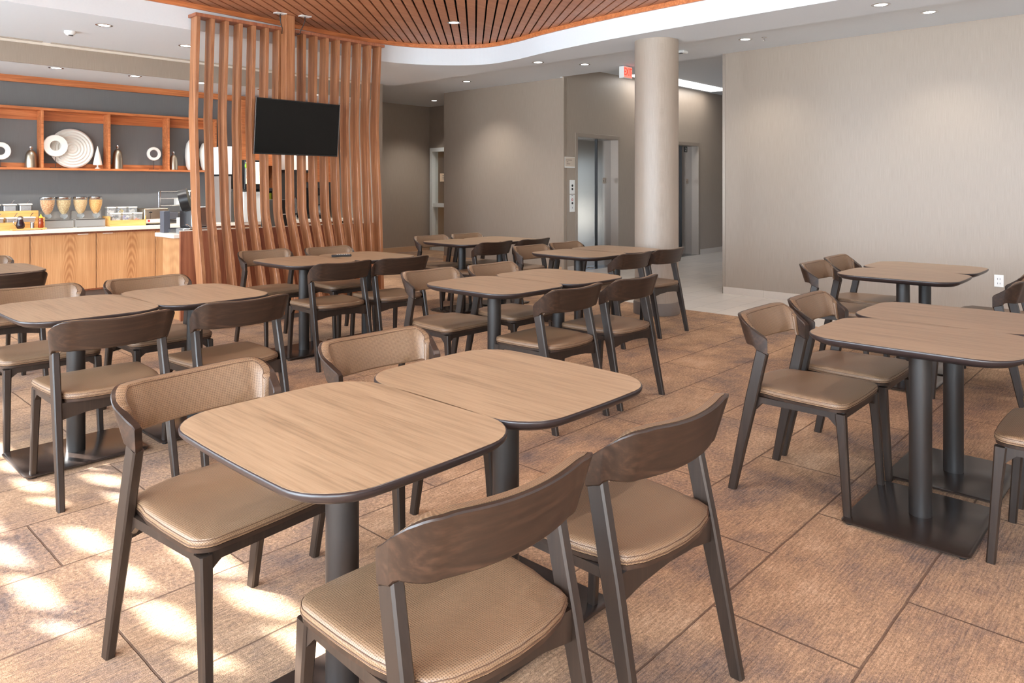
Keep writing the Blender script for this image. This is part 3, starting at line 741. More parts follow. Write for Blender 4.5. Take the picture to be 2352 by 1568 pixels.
# wall shelf with niches
root = empty('wall_shelf', (1.0, 10.05, 1.56), 0, 'orange wood wall shelf divided into niches on the grey wall', 'shelf')
iv = lambda o: P_(o, 1.0, 10.05, 1.56)
x0, x1 = 1.05, 4.66
bm = B(); box(bm, x0, 10.04, 2.27, x1, 10.249, 2.30, .001); iv(obj('top_board', bm, M['oakorange'], root))
bm = B(); box(bm, x0, 10.04, 1.555, x1, 10.249, 1.58, .001); iv(obj('bottom_board', bm, M['oakorange'], root))
bm = B(); box(bm, x0, 10.225, 2.16, x1, 10.249, 2.27); iv(obj('rear_rail', bm, M['oakorange'], root))
bm = B(); box(bm, x0, 10.225, 1.58, x1, 10.249, 1.64); iv(obj('rear_rail', bm, M['oakorange'], root))
for x in (1.05, 1.785, 2.52, 3.257, 3.99, 4.635):
    bm = B(); box(bm, x-.0, 10.04, 1.58, x+.025, 10.224, 2.27, .001); iv(obj('divider', bm, M['oakorange'], root))

ZB = 1.5805
def ring_ornament(x, y, z, R, r, lab):
    e_ = empty('ring_ornament', (x, y, ZB), 0, lab, 'ornament', 'white ring ornaments on stands')
    bm = B(); n = 40; rings = []
    for k in range(n):
        a = 2*PI*k/n; ca, sa = math.cos(a), math.sin(a)
        rings.append([((ro)*ca, yo, z-ZB+(ro)*sa) for ro, yo in ((R, 0), (R-.006, -.014), (r+.006, -.014), (r, 0), (r+.006, .014), (R-.006, .014))])
    loft(bm, rings, loop=True); obj('ring', bm, M['ceramic'], e_, True, 60)
    bm = B(); box(bm, -.055, -.02, 0, .055, .02, .008); cyl(bm, (0, 0, .008), (0, 0, z-ZB-R+.012), .0035, 8); obj('stand', bm, M['black'], e_)
ring_ornament(2.13, 10.12, 1.77, .105, .045, 'small white ring ornament on a black stand at the left edge of the shelf')
ring_ornament(2.68, 10.085, 1.85, .135, .057, 'larger white ring ornament before the ribbed white disc')
ring_ornament(3.84, 10.12, 1.79, .092, .05, 'small white ring ornament between two metal bottles')
r = empty('ribbed_disc', (2.88, 10.17, ZB), 0, 'large white disc with concentric ribs leaning in the second niche', 'ornament')
bm = B(); prof = []
for k in range(15):
    rr = .245*(k/14.0); prof.append((max(rr, .001), -.010-(.016 if k % 2 else 0)))
rings = [[(rr*math.cos(2*PI*j/64), zz, .262+rr*math.sin(2*PI*j/64)) for j in range(64)] for rr, zz in prof]+[[(.245*math.cos(2*PI*j/64), .004, .262+.245*math.sin(2*PI*j/64)) for j in range(64)]]
for rg in rings:
    for k, p in enumerate(rg): rg[k] = (p[0], p[1]+(p[2]-.25)*.12, p[2]-.015)
loft(bm, rings); obj('disc', bm, M['ceramic'], r, False)
def bottle(x, h, R, lab):
    r = empty('metal_bottle', (x, 10.13, ZB), 0, lab, 'bottle', 'pewter bottles on the wall shelf')
    bm = B(); lathe(bm, [(R*1.02, 0), (R*1.04, .02), (R*1.0, h*.35), (R*.92, h*.58), (R*.78, h*.70), (R*.5, h*.80), (R*.22, h*.85)], n=28); obj('body', bm, M['pewter'], r, True, 60)
    bm = B(); lathe(bm, [(R*.22, h*.86), (R*.24, h*.9), (R*.27, h*.91), (R*.27, h), (R*.2, h)], n=20); obj('neck', bm, M['chrome'], r, True, 40)
bottle(2.435, .25, .063, 'pewter bottle at the right end of the leftmost shelf niche')
bottle(3.395, .305, .06, 'tallest pewter bottle, in the third shelf niche')
bottle(4.10, .245, .052, 'pewter bottle in the niche behind the slat screen edge')
r = empty('tree_ornament', (3.16, 10.13, ZB), 0, 'white cone shaped tree ornament at the right of the ribbed disc', 'ornament')
bm = B(); lathe(bm, [(.05, .045), (.052, .06), (.028, .18), (.004, .285)], n=24); obj('cone', bm, M['ceramic'], r, True, 60)
bm = B(); lathe(bm, [(.032, 0), (.03, .008), (.01, .018), (.01, .046)], n=20); obj('foot', bm, M['ceramic'], r, True, 60)
r = empty('white_vase', (4.35, 10.13, ZB), 0, 'tall white oval vase behind the first slat of the screen', 'vase')
bm = B(); lathe(bm, [(.05, 0), (.075, .05), (.09, .18), (.088, .28), (.07, .37), (.035, .42), (.015, .425)], n=28); obj('body', bm, M['ceramic'], r, True, 60)
r = empty('white_ornament', (4.54, 10.13, ZB), 0, 'round white ornament at the right end of the shelf', 'ornament')
bm = B(); lathe(bm, [(.04, 0), (.06, .06), (.085, .2), (.08, .3), (.045, .375), (.01, .385)], n=28); obj('body', bm, M['ceramic'], r, True, 60)

# ------------------------------------------------------------------ items on the back counter
ZC = .8602
cer = [('cereal_flakes', lin(244, 208, 146), lin(206, 140, 84)), ('cereal_oats', lin(236, 212, 156), lin(196, 160, 104)), ('cereal_rings', lin(244, 210, 156), lin(220, 176, 116)), ('cereal_corn_flakes', lin(250, 206, 118), lin(232, 166, 76))]
cl = ['mixed flakes cereal filling the leftmost hopper', 'pale cereal filling the second hopper from left', 'tan cereal filling the third hopper from left', 'orange corn flakes filling the rightmost hopper']
for d in range(2):
    r = empty('cereal_dispenser', (2.64+d*.35, 9.93, ZC), 0, ('left' if d == 0 else 'right')+' double cereal dispenser with two clear hoppers on the back counter', 'dispenser', 'cereal dispensers')
    bm = B(); box(bm, -.165, -.10, 0, .165, .10, .10, .004); box(bm, -.165, .05, .10, .165, .10, .20, .004); obj('base', bm, M['smoke'], r)
    bm = B(); box(bm, -.15, -.14, 0, .15, -.10, .012); obj('drip_tray', bm, M['steel'], r)
    bm = B(); box(bm, -.16, -.102, .092, .16, -.098, .1); obj('front_edge', bm, M['blackplastic'], r)
    for k in range(2):
        x = -.085+k*.17; j = d*2+k
        bm = B(); lathe(bm, [(.022, .155), (.03, .17), (.055, .21), (.074, .28), (.078, .345)], (x, 0, 0), 28, cap=False); h = obj('hopper', bm, M['clear'], r, True, 60)
        bm = B(); lathe(bm, [(.08, .345), (.082, .35), (.082, .368), (.06, .376), (.001, .378)], (x, 0, 0), 28); obj('lid', bm, M['chrome'], h, True, 40)
        bm = B(); cyl(bm, (x, -.055, .145), (x, .03, .145), .03, 16); cyl(bm, (x, -.075, .145), (x, -.055, .145), .022, 12); cyl(bm, (x, -.02, .125), (x, -.02, .095), .018, 12); obj('dosing_wheel', bm, M['clear'], r, True, 40)
        bm = B(); lathe(bm, [(.018, 1.020), (.027, 1.033), (.052, 1.073), (.0705, 1.142), (.0735, 1.195), (.001, 1.20)], (2.64+d*.35+x, 9.93, 0), 24)
        o = obj('cereal', bm, mk_cereal(*cer[j]), None, True, 50); tag(o, cl[j], 'cereal', 'cereals in the hoppers', 'stuff')

def caddy(x, y, wx, wy, h, lab, mat=None, grp=None):
    r = empty('serving_caddy', (x, y, ZC), 0, lab, 'caddy', grp)
    bm = B(); box(bm, -wx/2, -wy/2, 0, wx/2, wy/2, .012); obj('tray', bm, mat or M['bamboo'], r)
    bm = B(); box(bm, -wx/2, -wy/2, .012, wx/2, -wy/2+.01, h, .001); obj('front_board', bm, mat or M['bamboo'], r)
    bm = B()
    for s in (-1, 1): box(bm, s*wx/2-.005, -wy/2+.01, .012, s*wx/2+.005, wy/2, h+.05)
    obj('side_board', bm, mat or M['bamboo'], r)
    return r
caddy(3.40, 9.90, .42, .26, .075, 'bamboo caddy holding jars of condiment packets right of the cereal')
bm = B(); box(bm, 3.21, 9.93, ZC+.0125, 3.59, 10.02, ZC+.085); tag(obj('caddy_riser', bm, M['bamboo']), 'bamboo riser step lifting the back row of jars', 'riser')
jl = [('dark filled jar, front left in the bamboo caddy', 'syrup'), ('jar of blue and red packets, front middle in the bamboo caddy', 'blue'), ('jar of orange and white packets, front right in the bamboo caddy', 'orange'),
      ('jar of white packets, back left in the bamboo caddy', 'ceramic'), ('jar of yellow packets, back middle in the bamboo caddy', 'yellow'), ('jar of grey packets, back right in the bamboo caddy', 'alum')]
for k, (lab, mm) in enumerate(jl):
    row = k//3; x = 3.27+(k % 3)*.128-(.012 if row else 0); y = 9.835 if row == 0 else 9.975; z = ZC+(.013 if row == 0 else .0855)
    r = empty('packet_jar', (x, y, z), 0, lab, 'jar', 'packet jars in the bamboo caddy')
    bm = B(); box(bm, -.05, -.045, 0, .05, .045, .135, .008); obj('jar_body', bm, M['jar'], r)
    bm = B(); box(bm, -.052, -.047, .135, .052, .047, .152, .004); obj('jar_lid', bm, M['ceramic'], r)
    bm = B(); rs = random.Random(k)
    for q_ in range(14):
        t = bmesh.new(); box(t, -.018, -.003, -.012, .018, .003, .012); a = Matrix.Translation((rs.uniform(-.028, .028), rs.uniform(-.028, .028), rs.uniform(.02, .11))) @ Matrix.Rotation(rs.uniform(-.8, .8), 4, 'Y') @ Matrix.Rotation(rs.uniform(-.4, .4), 4, 'Z')
        merge(bm, t, a, mi=(q_ % 2))
    tag(obj('packets', bm, [M[mm], M['ceramic']], r), kind='stuff')
# left hand caddies with steel pans
c1 = caddy(2.20, 9.90, .56, .30, .09, 'bamboo caddy with steel topping pans at the left edge of the counter')
for k in range(6):
    row = k//3; x = 2.03+(k % 3)*.155; z = ZC+(.0125 if row == 0 else .0125); y = 9.85 if row == 0 else 9.99
    pl = ['front left', 'front middle', 'front right', 'back left', 'back middle', 'back right'][k]
    r = empty('topping_pan', (x, y, z), 0, 'lidded topping pan, %s in the left bamboo caddy' % pl, 'pan', 'lidded topping pans')
    hz = .115 if row == 0 else .265
    bm = B(); box(bm, -.06, -.05, 0 if row == 0 else .0, .06, .05, hz, .006); obj('pan', bm, M['smoke'] if row == 0 else M['steel'], r)
    bm = B(); box(bm, -.066, -.052, hz, .066, .052, hz+.018, .004); obj('lid', bm, M['ceramic'], r)
    bm = B(); tube(bm, [(.02, 0, hz+.018), (.045, .01, hz+.055), (.055, .012, hz+.06)], .004, 6); obj('spoon_handle', bm, M['chrome'], r)
bm = B(); box(bm, 1.94, 9.918, ZC+.0125, 2.46, 9.930, ZC+.215); tag(obj('caddy_riser', bm, M['bamboo']), 'upright bamboo board between the two rows of topping pans', 'riser')
r = empty('condiment_tray', (2.30, 9.66, ZC), 0, 'small amber wood tray carrying syrup, shaker and honey', 'tray')
bm = B(); box(bm, -.17, -.045, .01, .17, .05, .022, .002)
for s in (-.14, .14): box(bm, s-.01, -.04, 0, s+.01, .04, .01)
obj('board', bm, M['bamboo'], r)
zc2 = ZC+.0222
r = empty('syrup_jug', (2.22, 9.66, zc2), 0, 'dark syrup jug with steel lid on the small wooden tray', 'jug')
bm = B(); lathe(bm, [(.03, 0), (.043, .02), (.042, .05), (.03, .085), (.027, .105)], n=24); obj('body', bm, M['syrup'], r, True, 60)
bm = B(); lathe(bm, [(.029, .105), (.029, .125), (.015, .138), (.001, .14)], n=20); obj('lid', bm, M['chrome'], r, True, 40)
bm = B(); tube(bm, [(-.028, 0, .11), (-.06, 0, .10), (-.066, 0, .06), (-.042, 0, .03)], .004, 8); obj('handle', bm, M['chrome'], r, True)
r = empty('shaker', (2.335, 9.66, zc2), 0, 'small steel shaker between the syrup jug and honey bottle', 'shaker')
bm = B(); lathe(bm, [(.021, 0), (.021, .062), (.023, .064), (.02, .07), (.001, .071)], n=20); obj('body', bm, M['chrome'], r, True, 40)
r = empty('honey_bottle', (2.42, 9.66, zc2), 0, 'amber honey bottle with yellow cap on the small tray', 'bottle')
bm = B(); lathe(bm, [(.024, 0), (.03, .012), (.026, .045), (.029, .06), (.02, .082), (.027, .095), (.016, .115)], n=22); obj('body', bm, M['honey'], r, True, 60)
bm = B(); lathe(bm, [(.02, .113), (.019, .128), (.008, .136), (.005, .155), (.001, .156)], n=18); obj('cap', bm, M['yellow'], r, True, 50)
r = empty('faucet', (2.02, 10.12, ZC), 0, 'chrome gooseneck tap at the left edge against the grey wall', 'tap')
bm = B(); tube(bm, [(0, 0, 0), (0, 0, .32), (.02, -.03, .37), (.05, -.08, .375), (.07, -.11, .33)], .01, 10); obj('spout', bm, M['chrome'], r, True)
# toaster
r = empty('toaster', (3.75, 9.92, ZC), math.radians(0), 'four slot steel toaster with two black levers', 'toaster')
bm = B(); box(bm, -.155, -.13, .012, .155, .16, .215, .018, seg=3); obj('body', bm, M['pewter'], r, True, 40)
bm = B()
for sx in (-.13, .13):
    for sy in (-.1, .13): cyl(bm, (sx, sy, 0), (sx, sy, .014), .012, 10)
obj('foot', bm, M['blackplastic'], r)
bm = B()
for x in (-.08, .06): box(bm, x-.002, -.1325, .08, x+.002, -.130, .175)
obj('lever_slot', bm, M['blackplastic'], r)
for x in (-.08, .06):
    bm = B(); box(bm, x-.02, -.15, .155, x+.02, -.1305, .172, .004); obj('lever', bm, M['blackplastic'], r)
bm = B(); box(bm, -.13, -.134, .03, .13, -.1305, .075, .001); cp = obj('control_panel', bm, M['ceramic'], r)
bm = B(); cyl(bm, (-.10, -.134, .053), (-.10, -.146, .053), .014, 16); obj('knob', bm, M['red'], cp)
# wire rack
r = empty('wire_rack', (4.10, 10.0, ZC), 0, 'slanted chrome wire rack on the back counter beside the toaster', 'rack')
bm = B()
for x in (-.19, .22):
    tube(bm, [(x, .13, 0), (x+.0, .10, .02), (x-.04, -.02, .44)], .006, 6); tube(bm, [(x, .13, 0), (x, .14, .42)], .005, 6)
for k in range(5): z = .05+k*.095; tube(bm, [(-.19-.04*z/.44, .10-.12*z/.44, z), (.22-.04*z/.44, .10-.12*z/.44, z)], .005, 6); tube(bm, [(-.19, .135, z), (.22, .135, z)], .004, 6)
for x in (-.08, .0, .1): tube(bm, [(x-.04, -.02, .43), (x, .14, .41)], .004, 6)
obj('wire_frame', bm, M['chrome'], r)
for k, z in enumerate((.05, .24)):
    bm = B(); box(bm, -.1+.1*k, .02, z+.006, .02+.1*k, .12, z+.1, .004); tag(obj('cup_stack', bm, M['ceramic' if k else 'darkgrey']), None)
for o in [o for o in bpy.data.objects if o.name.startswith('cup_stack')]:
    z = min(v.co.z for v in o.data.vertices); o.location = (4.10, 10.0, ZC)
    tag(o, 'white carton on the upper shelf of the wire rack' if z > .2 else 'dark grey carton on the lower shelf of the wire rack', 'carton')

# items on the serving counter end
r = empty('waffle_maker', (3.24, 7.74, .8752), math.radians(15), 'black round waffle maker standing open on the serving counter end', 'waffle maker')
bm = B(); box(bm, -.10, -.12, 0, .24, .12, .05, .008); obj('base', bm, M['steel'], r)
bm = B(); box(bm, .02, -.10, .05, .22, .10, .27, .01); obj('stand', bm, M['steel'], r)
bm = B(); cyl(bm, (-.02, .03, .33), (.04, -.03, .35), .115, 28); obj('hot_plate', bm, M['blackplastic'], r, True, 40)
bm = B(); tube(bm, [(.0, -.12, .05), (-.08, -.16, .09), (-.1, -.16, .09)], .006, 6); tube(bm, [(.12, -.12, .03), (.06, -.17, .08)], .006, 6); obj('handle', bm, M['chrome'], r)
r = empty('menu_holder', (3.10, 7.88, .8752), 0, 'thin dark grey upright holder on the serving counter end', 'holder')
bm = B(); box(bm, -.03, -.05, 0, .035, .05, .225, .002); obj('holder', bm, M['darkgrey'], r)
bm = B(); box(bm, 4.02-.06, 9.60, ZC, 4.02+.05, 9.69, ZC+.09, .003); tag(obj('napkin_box', bm, M['ceramic']), 'small white napkin box before the toaster', 'box')
bm = B(); box(bm, 3.10, 7.52, .8752, 3.20, 7.60, .93, .006); tag(obj('clear_tub', bm, M['clear']), 'small clear tub beside the waffle maker', 'tub')

# machines seen through the slats
r = empty('tall_panel_cabinet', (4.585, 9.60, ZC), 0, 'narrow grey cabinet with white box on top behind the second slat gap', 'cabinet')
bm = B(); box(bm, 0, 0, 0, .075, .43, .64, .003); obj('body', bm, M['greypanel'], r)
bm = B(); box(bm, -.004, -.004, .64, .079, .43, .66); obj('black_seam', bm, M['blackplastic'], r)
bm = B(); box(bm, -.006, -.006, .66, .082, .43, 1.04, .004); obj('white_top_box', bm, M['white'], r)
r = empty('juice_dispenser', (4.97, 9.62, ZC), 0); tag(r, 'juice dispenser with glowing yellow green picture panel', 'dispenser')
bm = B(); box(bm, -.17, -.10, 0, .16, .35, .42, .004); obj('body', bm, M['alum'], r)
bm = B()
for k in range(7): box(bm, -.10, -.112, .05+k*.045, .0, -.10, .07+k*.045)
obj('ribbed_front', bm, M['alum'], r)
bm = B(); box(bm, -.17, -.12, .46, .15, .30, .86, .004); obj('top_housing', bm, M['blackplastic'], r)
bm = B(); box(bm, -.155, -.125, .53, .135, -.1205, .83); lp = obj('lit_panel', bm, M['screenlit'], r)
bm = B(); t = bmesh.new(); bmesh.ops.create_circle(t, cap_ends=True, segments=24, radius=.05); merge(bm, t, Matrix.Translation((-.12, -.127, .78)) @ Matrix.Rotation(PI/2, 4, 'X')); obj('leaf_picture', bm, M['greenlit'], lp)
bm = B(); t = bmesh.new(); bmesh.ops.create_circle(t, cap_ends=True, segments=24, radius=.04); merge(bm, t, Matrix.Translation((-.11, -.127, .62)) @ Matrix.Rotation(PI/2, 4, 'X')); obj('fruit_picture', bm, M['orangelit'], lp)
r = empty('drink_cooler', (5.22, 9.78, ZC), 0, 'black framed drink cooler with lime green front beside the juice dispenser', 'cooler')
bm = B(); 
for a in ((-.10, -.1, 0, -.07, .3, .46), (.10, -.1, 0, .13, .3, .46), (-.07, -.1, .43, .10, .3, .46), (-.07, -.1, 0, .10, .3, .03), (-.07, .27, .03, .10, .3, .43)): box(bm, *a)
obj('frame', bm, M['blackplastic'], r)
bm = B(); box(bm, -.068, -.06, .2, .098, .0, .40); obj('front', bm, M['green'], r)
bm = B(); box(bm, -.068, -.06, .04, .098, .0, .18); obj('lower_tray', bm, M['orange'], r)
r = empty('pastry_case', (4.30, 7.72, .8752), 0, 'black glass fronted case on the serving counter behind the slats', 'display case')
bm = B(); box(bm, -.10, -.15, 0, .12, .2, .33, .006); obj('body', bm, M['blackplastic'], r)
bm = B(); box(bm, -.09, -.153, .16, .11, -.1505, .17); obj('shelf_edge', bm, M['chrome'], r)
r = empty('upper_cabinet', (5.35, 9.98, 1.66), 0, 'orange wood upper cabinet behind the television', 'cabinet')
bm = B(); box(bm, -.35, 0, 0, .3, .265, .94, .002); obj('body', bm, M['oakorange'], r)
bm = B(); box(bm, .17, -.02, -.33, .2, .26, 0); obj('side_leg', bm, M['oakorange'], r)
r = empty('microwave', (5.86, 9.80, 1.60), 0, 'cream front microwave mounted under the upper cabinets', 'microwave')
bm = B(); box(bm, -.28, 0, 0, .2, .44, .32, .004); obj('body', bm, M['ceramic'], r)
bm = B(); box(bm, -.28, -.005, -.04, .2, .44, 0); obj('underside', bm, M['blackplastic'], r)
r = empty('upper_cabinet', (6.33, 9.95, 1.42), 0, 'orange wood upper cabinet right of the microwave', 'cabinet')
bm = B(); box(bm, -.27, 0, 0, .27, .295, 1.1, .002); obj('body', bm, M['oakorange'], r)
r = empty('coffee_brewer', (6.15, 9.85, ZC), 0, 'black coffee brewer with steel front right of the television behind slats', 'coffee maker')
bm = B(); box(bm, -.13, -.12, 0, .13, .2, .06); box(bm, -.13, .05, .06, .13, .2, .36); box(bm, -.13, -.12, .36, .13, .2, .47, .005); obj('body', bm, M['blackplastic'], r)
bm = B(); box(bm, -.12, -.125, .22, .12, .04, .355); obj('steel_front', bm, M['steel'], r)
bm = B(); lathe(bm, [(.05, .0605), (.06, .10), (.055, .16), (.03, .2)], (0, -.04, 0), 20); obj('carafe', bm, M['smoke'], r, True)
r = empty('coffee_urn', (5.72, 9.85, ZC), 0, 'steel urn with black tap behind the slats under the television', 'urn')
bm = B(); lathe(bm, [(.08, 0), (.085, .03), (.085, .30), (.06, .34), (.01, .36)], n=24); obj('body', bm, M['steel'], r, True, 50)
bm = B(); box(bm, -.015, -.13, .07, .015, -.084, .1); obj('tap', bm, M['blackplastic'], r)
for k, (x, mm, lab) in enumerate(((5.45, 'orange', 'orange carton on the counter behind the slats'), (5.55, 'ceramic', 'white carton on the counter behind the slats'))):
    bm = B(); box(bm, x-.035, 9.75, ZC, x+.035, 9.83, ZC+.17, .003); tag(obj('carton', bm, M[mm]), lab, 'carton')

# ------------------------------------------------------------------ elevators
def elevator(x0, lab, num):
    r = empty('elevator_door', (x0, 7.13, 0), 0, lab, 'elevator')
    W = 1.23; f = .06; H_ = 2.205
    bm = B(); box(bm, 0, -.012, 0, f, .16, H_, .002); box(bm, W-f, -.012, 0, W, .16, H_, .002); box(bm, f, -.012, H_-.065, W-f, .16, H_, .002); obj('door_frame', bm, M['framesteel'], r)
    xm = .78
    bm = B(); box(bm, f, .165, .0, xm, .185, H_-.05); obj('door_panel', bm, M['steel'], r)
    bm = B(); box(bm, xm+.008, .14, .0, W-f, .16, H_-.05); obj('door_panel', bm, M['steel'], r)
    bm = B(); box(bm, f, .195, 0, W-f, .2, H_-.05); box(bm, xm-.004, .1385, .005, xm+.009, .1645, H_-.05); obj('dark_gap', bm, M['blackplastic'], r)
    bm = B(); box(bm, f, -.0, -.0, W-f, .13, .004); obj('sill', bm, M['steel'], r)
    fx = W-f                                             # floor marker on the frame return
    bm = B(); box(bm, .93, .136, 1.40, 1.03, .1395, 1.50); mk = obj('floor_marker', bm, M['framesteel'], r)
    bm = B(); put_text(bm, '1', .085, (1.0, .1355, 1.45), 'y-', .0004)
    a = [(.955+(.014 if k % 2 == 0 else .006)*math.sin(k*PI/5), 1.445+(.014 if k % 2 == 0 else .006)*math.cos(k*PI/5)) for k in range(10)]
    prism(bm, a, 'y', .135, .136); obj('marker_text', bm, M['blackplastic'], mk)
    if num:
        bm = B(); box(bm, .87, .136, 2.02, .99, .1395, 2.13); nb = obj('number_plate', bm, M['blackplastic'], r)
        bm = B(); put_text(bm, '2', .10, (.93, .1355, 2.073), 'y-', .0004); obj('number', bm, M['white'], nb)
    return r
elevator(9.10, 'left elevator with stainless doors reflecting blue daylight', 0)
elevator(11.86, 'right elevator numbered 2, behind the round column', 1)

# things on the elevator wall
r = empty('wall_sign', (8.955, 7.128, 1.73), 0, 'small beige framed wall sign left of the elevator', 'sign')
bm = B(); box(bm, -.125, -.012, -.085, .125, 0, .085, .002); obj('frame', bm, M['white'], r)
bm = B(); box(bm, -.118, -.014, -.066, .118, -.0122, .079); pl = obj('plate', bm, plain('beige_sign_plate', lin(196, 180, 164), .5), r)
bm = B()
for z, a, b in ((.035, -.10, .045), (.005, -.085, -.045), (-.025, -.085, .0)):
    x = a
    while x < b: wd = .008+.006*((int(x*1000)*7) % 3); box(bm, x, -.0148, z-.005, min(x+wd, b), -.0141, z+.005); x += wd+.004
obj('lettering', bm, plain('grey_sign_ink', lin(120, 104, 92), .6), pl)
for (z0, z1, lab, kind) in ((1.235, 1.455, 'steel elevator call plate with two black buttons', 0), (.955, 1.225, 'steel emergency plate with red ring below the call plate', 1)):
    r = empty('call_panel', (9.02, 7.128, z0), 0, lab, 'button panel', 'elevator button panels')
    bm = B(); box(bm, -.06, -.006, 0, .065, 0, z1-z0, .001); obj('plate', bm, M['white'], r)
    if kind == 0:
        for z in (.13, .075): bm = B(); cyl(bm, (0, -.006, z), (0, -.012, z), .019, 18); obj('button', bm, M['blackplastic'], r)
    else:
        bm = B(); lathe(bm, [(.012, 0), (.02, 0), (.02, .003), (.012, .003)], n=20, cap=False); bmesh.ops.transform(bm, matrix=Matrix.Translation((0, -.006, .19)) @ Matrix.Rotation(PI/2, 4, 'X'), verts=bm.verts); obj('red_ring', bm, M['red'], r)
        bm = B(); cyl(bm, (0, -.006, .135), (0, -.012, .135), .018, 18); obj('key_switch', bm, M['blackplastic'], r)
        bm = B(); box(bm, -.02, -.0075, .25, .02, -.006, .258); box(bm, -.004, -.0075, .05, .004, -.006, .075); obj('markings', bm, M['darkgrey'], r)

# exit sign
r = empty('exit_sign', (8.55, 5.80, 2.865), 0, 'lit red EXIT sign hanging from the ceiling by the column', 'sign')
bm = B(); box(bm, -.105, -.04, 0, .105, .04, .165, .004); obj('housing', bm, M['white'], r)
bm = B(); box(bm, -.04, -.02, .165, .04, .02, .1745); obj('canopy', bm, M['white'], r)
bm = B(); box(bm, -.098, -.0425, .008, .098, -.0405, .157); obj('panel', bm, plain('pale_red_panel', lin(250, 150, 132), .5, em=.5), r)
bm = B(); put_text(bm, 'EXIT', .15, (-.006, -.0435, .083), 'y-', .0008, sx=.62)
prism(bm, [(.082, .098), (.094, .083), (.082, .068)], 'y', -.0445, -.0427); obj('letters', bm, M['exitred'], r)

# fire devices and outlet
r = empty('alarm_strobe', (8.05, 4.62, ZU), 0, 'small white alarm strobe on the ceiling right of the column', 'alarm')
bm = B(); box(bm, -.06, -.05, -.035, .06, .05, -.0005, .01); obj('housing', bm, M['white'], r)
bm = B(); box(bm, -.063, -.02, -.04, -.02, .02, -.0352); obj('lens', bm, M['blackplastic'], r)
r = empty('smoke_detector', (2.32, 8.25, ZS), 0, 'white wedge shaped detector on the left ceiling', 'detector')
bm = B(); lathe(bm, [(.05, -.0005), (.052, -.02), (.03, -.045)], n=24); obj('housing', bm, M['white'], r, True, 50)
bm = B(); box(bm, -.02, -.035, -.05, .02, -.02, -.044); obj('lens', bm, M['blackplastic'], r)
r = empty('sprinkler_head', (7.94, 3.52, ZU), 0, 'small chrome sprinkler head on the ceiling above the right wall', 'sprinkler')
bm = B(); lathe(bm, [(.03, -.0005), (.03, -.006), (.008, -.008), (.008, -.04), (.018, -.042), (.018, -.045)], n=16); obj('head', bm, M['chrome'], r, True, 40)
r = empty('wall_outlet', (8.599, 1.40, .36), 0, 'white electrical outlet low on the right wall', 'outlet')
bm = B(); box(bm, -.006, -.04, 0, 0, .04, .12, .002); obj('plate', bm, M['white'], r)
bm = B()
for z in (.035, .08):
    box(bm, -.0075, -.012, z-.008, -.006, -.008, z+.008); box(bm, -.0075, .008, z-.008, -.006, .012, z+.008)
obj('sockets', bm, M['darkgrey'], r)

# white framed glazed door in the alcove
bm = B(); box(bm, 10.11, 11.75, 0, 10.28, 11.83, 2.16); box(bm, 10.11, 10.9, 2.08, 10.28, 11.75, 2.16); box(bm, 10.13, 10.9, 0, 10.26, 11.75, .12); box(bm, 10.13, 10.9, .91, 10.26, 11.75, .99); box(bm, 10.11, 10.9, 0, 10.28, 10.98, 2.08)
d = struct('door_1', bm, M['alum'])
bm = B(); box(bm, 10.20, 10.98, .12, 10.206, 11.75, 2.08); obj('door_glass', bm, M['glass'], d)
bm = B(); box(bm, 10.197, 11.38, 1.45, 10.1995, 11.60, 1.62); nt_ = obj('notice', bm, plain('cream_notice_paper', lin(226, 200, 170), .7), d)
bm = B()
for k in range(3): box(bm, 10.1962, 11.43, 1.57-k*.035, 10.1968, 11.52, 1.578-k*.035)
obj('notice_lines', bm, M['darkgrey'], nt_)
bm = B(); box(bm, 10.4, 10.2, 0, 11.8, 10.3, 2.6); box(bm, 11.7, 10.3, 0, 11.8, 12.2, 2.6); box(bm, 10.3, 12.1, 0, 11.8, 12.2, 2.6); box(bm, 10.3, 10.2, 2.5, 11.8, 12.2, 2.6); box(bm, 10.3, 10.2, -.1, 11.8, 12.2, 0)
struct('wall_vestibule', bm, plain('brown_vestibule_paint', lin(120, 92, 60), .7))

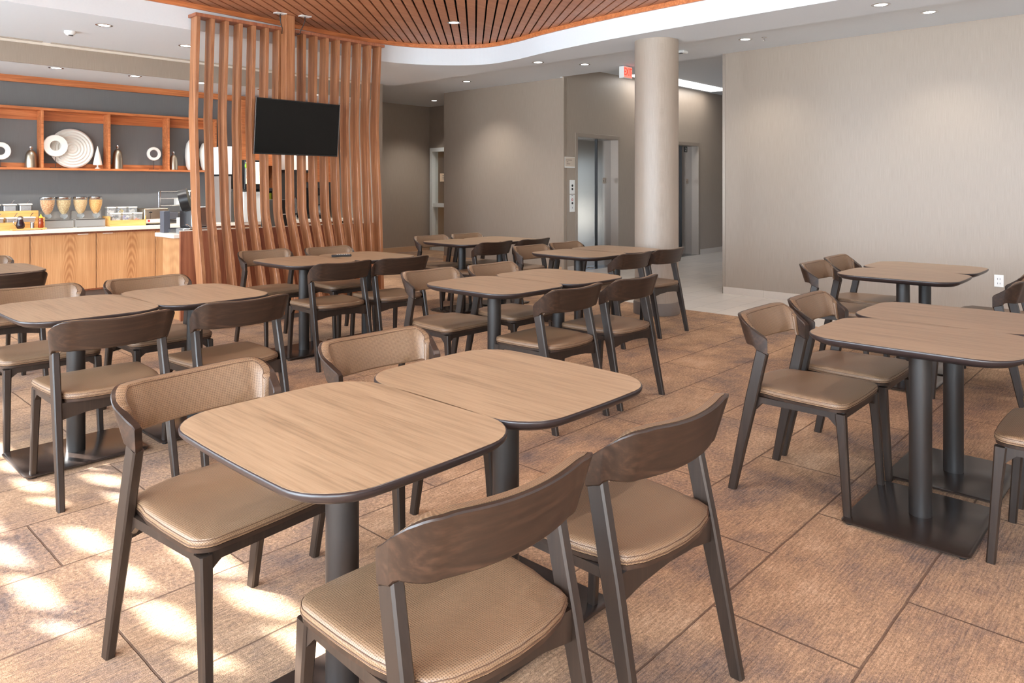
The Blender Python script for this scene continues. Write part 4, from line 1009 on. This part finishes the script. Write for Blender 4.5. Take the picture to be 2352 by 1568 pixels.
# ------------------------------------------------------------------ lamps
DL = [  # x, y, z, watts, label
 (2.46, 7.70, ZS, 34, 'recessed downlight at the left ceiling above the grey counter wall'),
 (3.44, 8.17, ZS, 34, 'recessed downlight at the left ceiling just left of the slat screen'),
 (4.55, 8.0, ZS, 34, 'recessed downlight behind the top of the slat screen'),
 (2.47, 9.27, ZK, 34, 'leftmost bright downlight in the low ceiling over the back counter'),
 (3.30, 9.27, ZK, 34, 'middle bright downlight in the low ceiling over the back counter'),
 (4.10, 9.27, ZK, 34, 'bright downlight over the back counter seen through the first slats'),
 (4.95, 9.27, ZK, 34, 'downlight over the back counter hidden behind the television'),
 (5.75, 9.27, ZK, 34, 'downlight over the back counter behind the right half of the screen'),
 (5.48, 6.00, ZW, 30, 'recessed downlight set in the wooden slat ceiling'),
 (6.93, 6.02, ZS, 30, 'recessed downlight on the grey ceiling left of the exit sign, nearer one'),
 (6.73, 1.95, ZS, 30, 'recessed downlight at upper right, nearest the slat ceiling'),
 (8.04, 6.13, ZU, 30, 'recessed downlight close to the beige wall left of the exit sign'),
 (8.06, 8.52, ZU, 42, 'recessed downlight above the left part of the beige back wall'),
 (9.45, 10.92, ZU, 50, 'farthest recessed downlight above the alcove'),
 (7.91, 3.73, ZU, 22, 'recessed downlight above the left end of the right wall'),
 (7.88, 1.85, ZU, 22, 'recessed downlight at upper right above the right wall'),
 (2.3, 1.3, ZW, 36, 'added out-of-view downlight in the wooden slat ceiling above the nearest tables'),  # this and the next four: unseen lamps added to brighten floor, tables and seats
 (4.7, 2.7, ZW, 36, 'added out-of-view downlight in the wooden slat ceiling above the central tables, right one'),
 (2.3, 4.2, ZW, 36, 'added out-of-view downlight in the wooden slat ceiling above the left tables'),
 (4.5, 4.6, ZW, 36, 'added out-of-view downlight in the wooden slat ceiling above the central tables, rear one'),
 (.3, 2.4, ZW, 30, 'added out-of-view downlight in the wooden slat ceiling left of the nearest tables'),
 (7.90, -.05, ZU, 22, 'recessed downlight outside the right edge along the right wall'),
]
protoL = empty('recessed_downlight', (0, 0, 0))
bm = B(); lathe(bm, [(.052, -.001), (.055, -.004), (.072, -.004), (.076, -.0005), (.052, -.0005)], n=32, cap=False); obj('trim_ring', bm, M['chrome'], protoL, True, 50)
bm = B(); lathe(bm, [(.052, -.0015), (.001, -.0017)], n=32, cap=True); obj('diffuser', bm, M['em'], protoL)
for i, (x, y, z, wt, lab) in enumerate(DL):
    r = protoL if i == 0 else dup(protoL)
    r.location = (x, y, z); tag(r, lab, 'ceiling light', 'recessed round downlights')
    lamp('downlight_lamp', 'SPOT', (x, y, z-.012), wt*2.3, (1.0, .96, .91), aim=(0, 0, -1), spot_size=math.radians(112), spot_blend=.75, shadow_soft_size=.05)
# linear light in the lobby
r = empty('linear_light', (11.9, 6.8, ZL), 0, 'long bright linear light in the elevator lobby ceiling', 'ceiling light')
bm = B(); box(bm, -1.5, -.2, -.012, 1.4, .2, -.001); obj('diffuser', bm, M['emstrip'], r)
lamp('linear_lamp', 'AREA', (11.9, 6.8, ZL-.03), 14, (1, .96, .9), aim=(0, 0, -1), shape='RECTANGLE', size=2.8, size_y=.35)
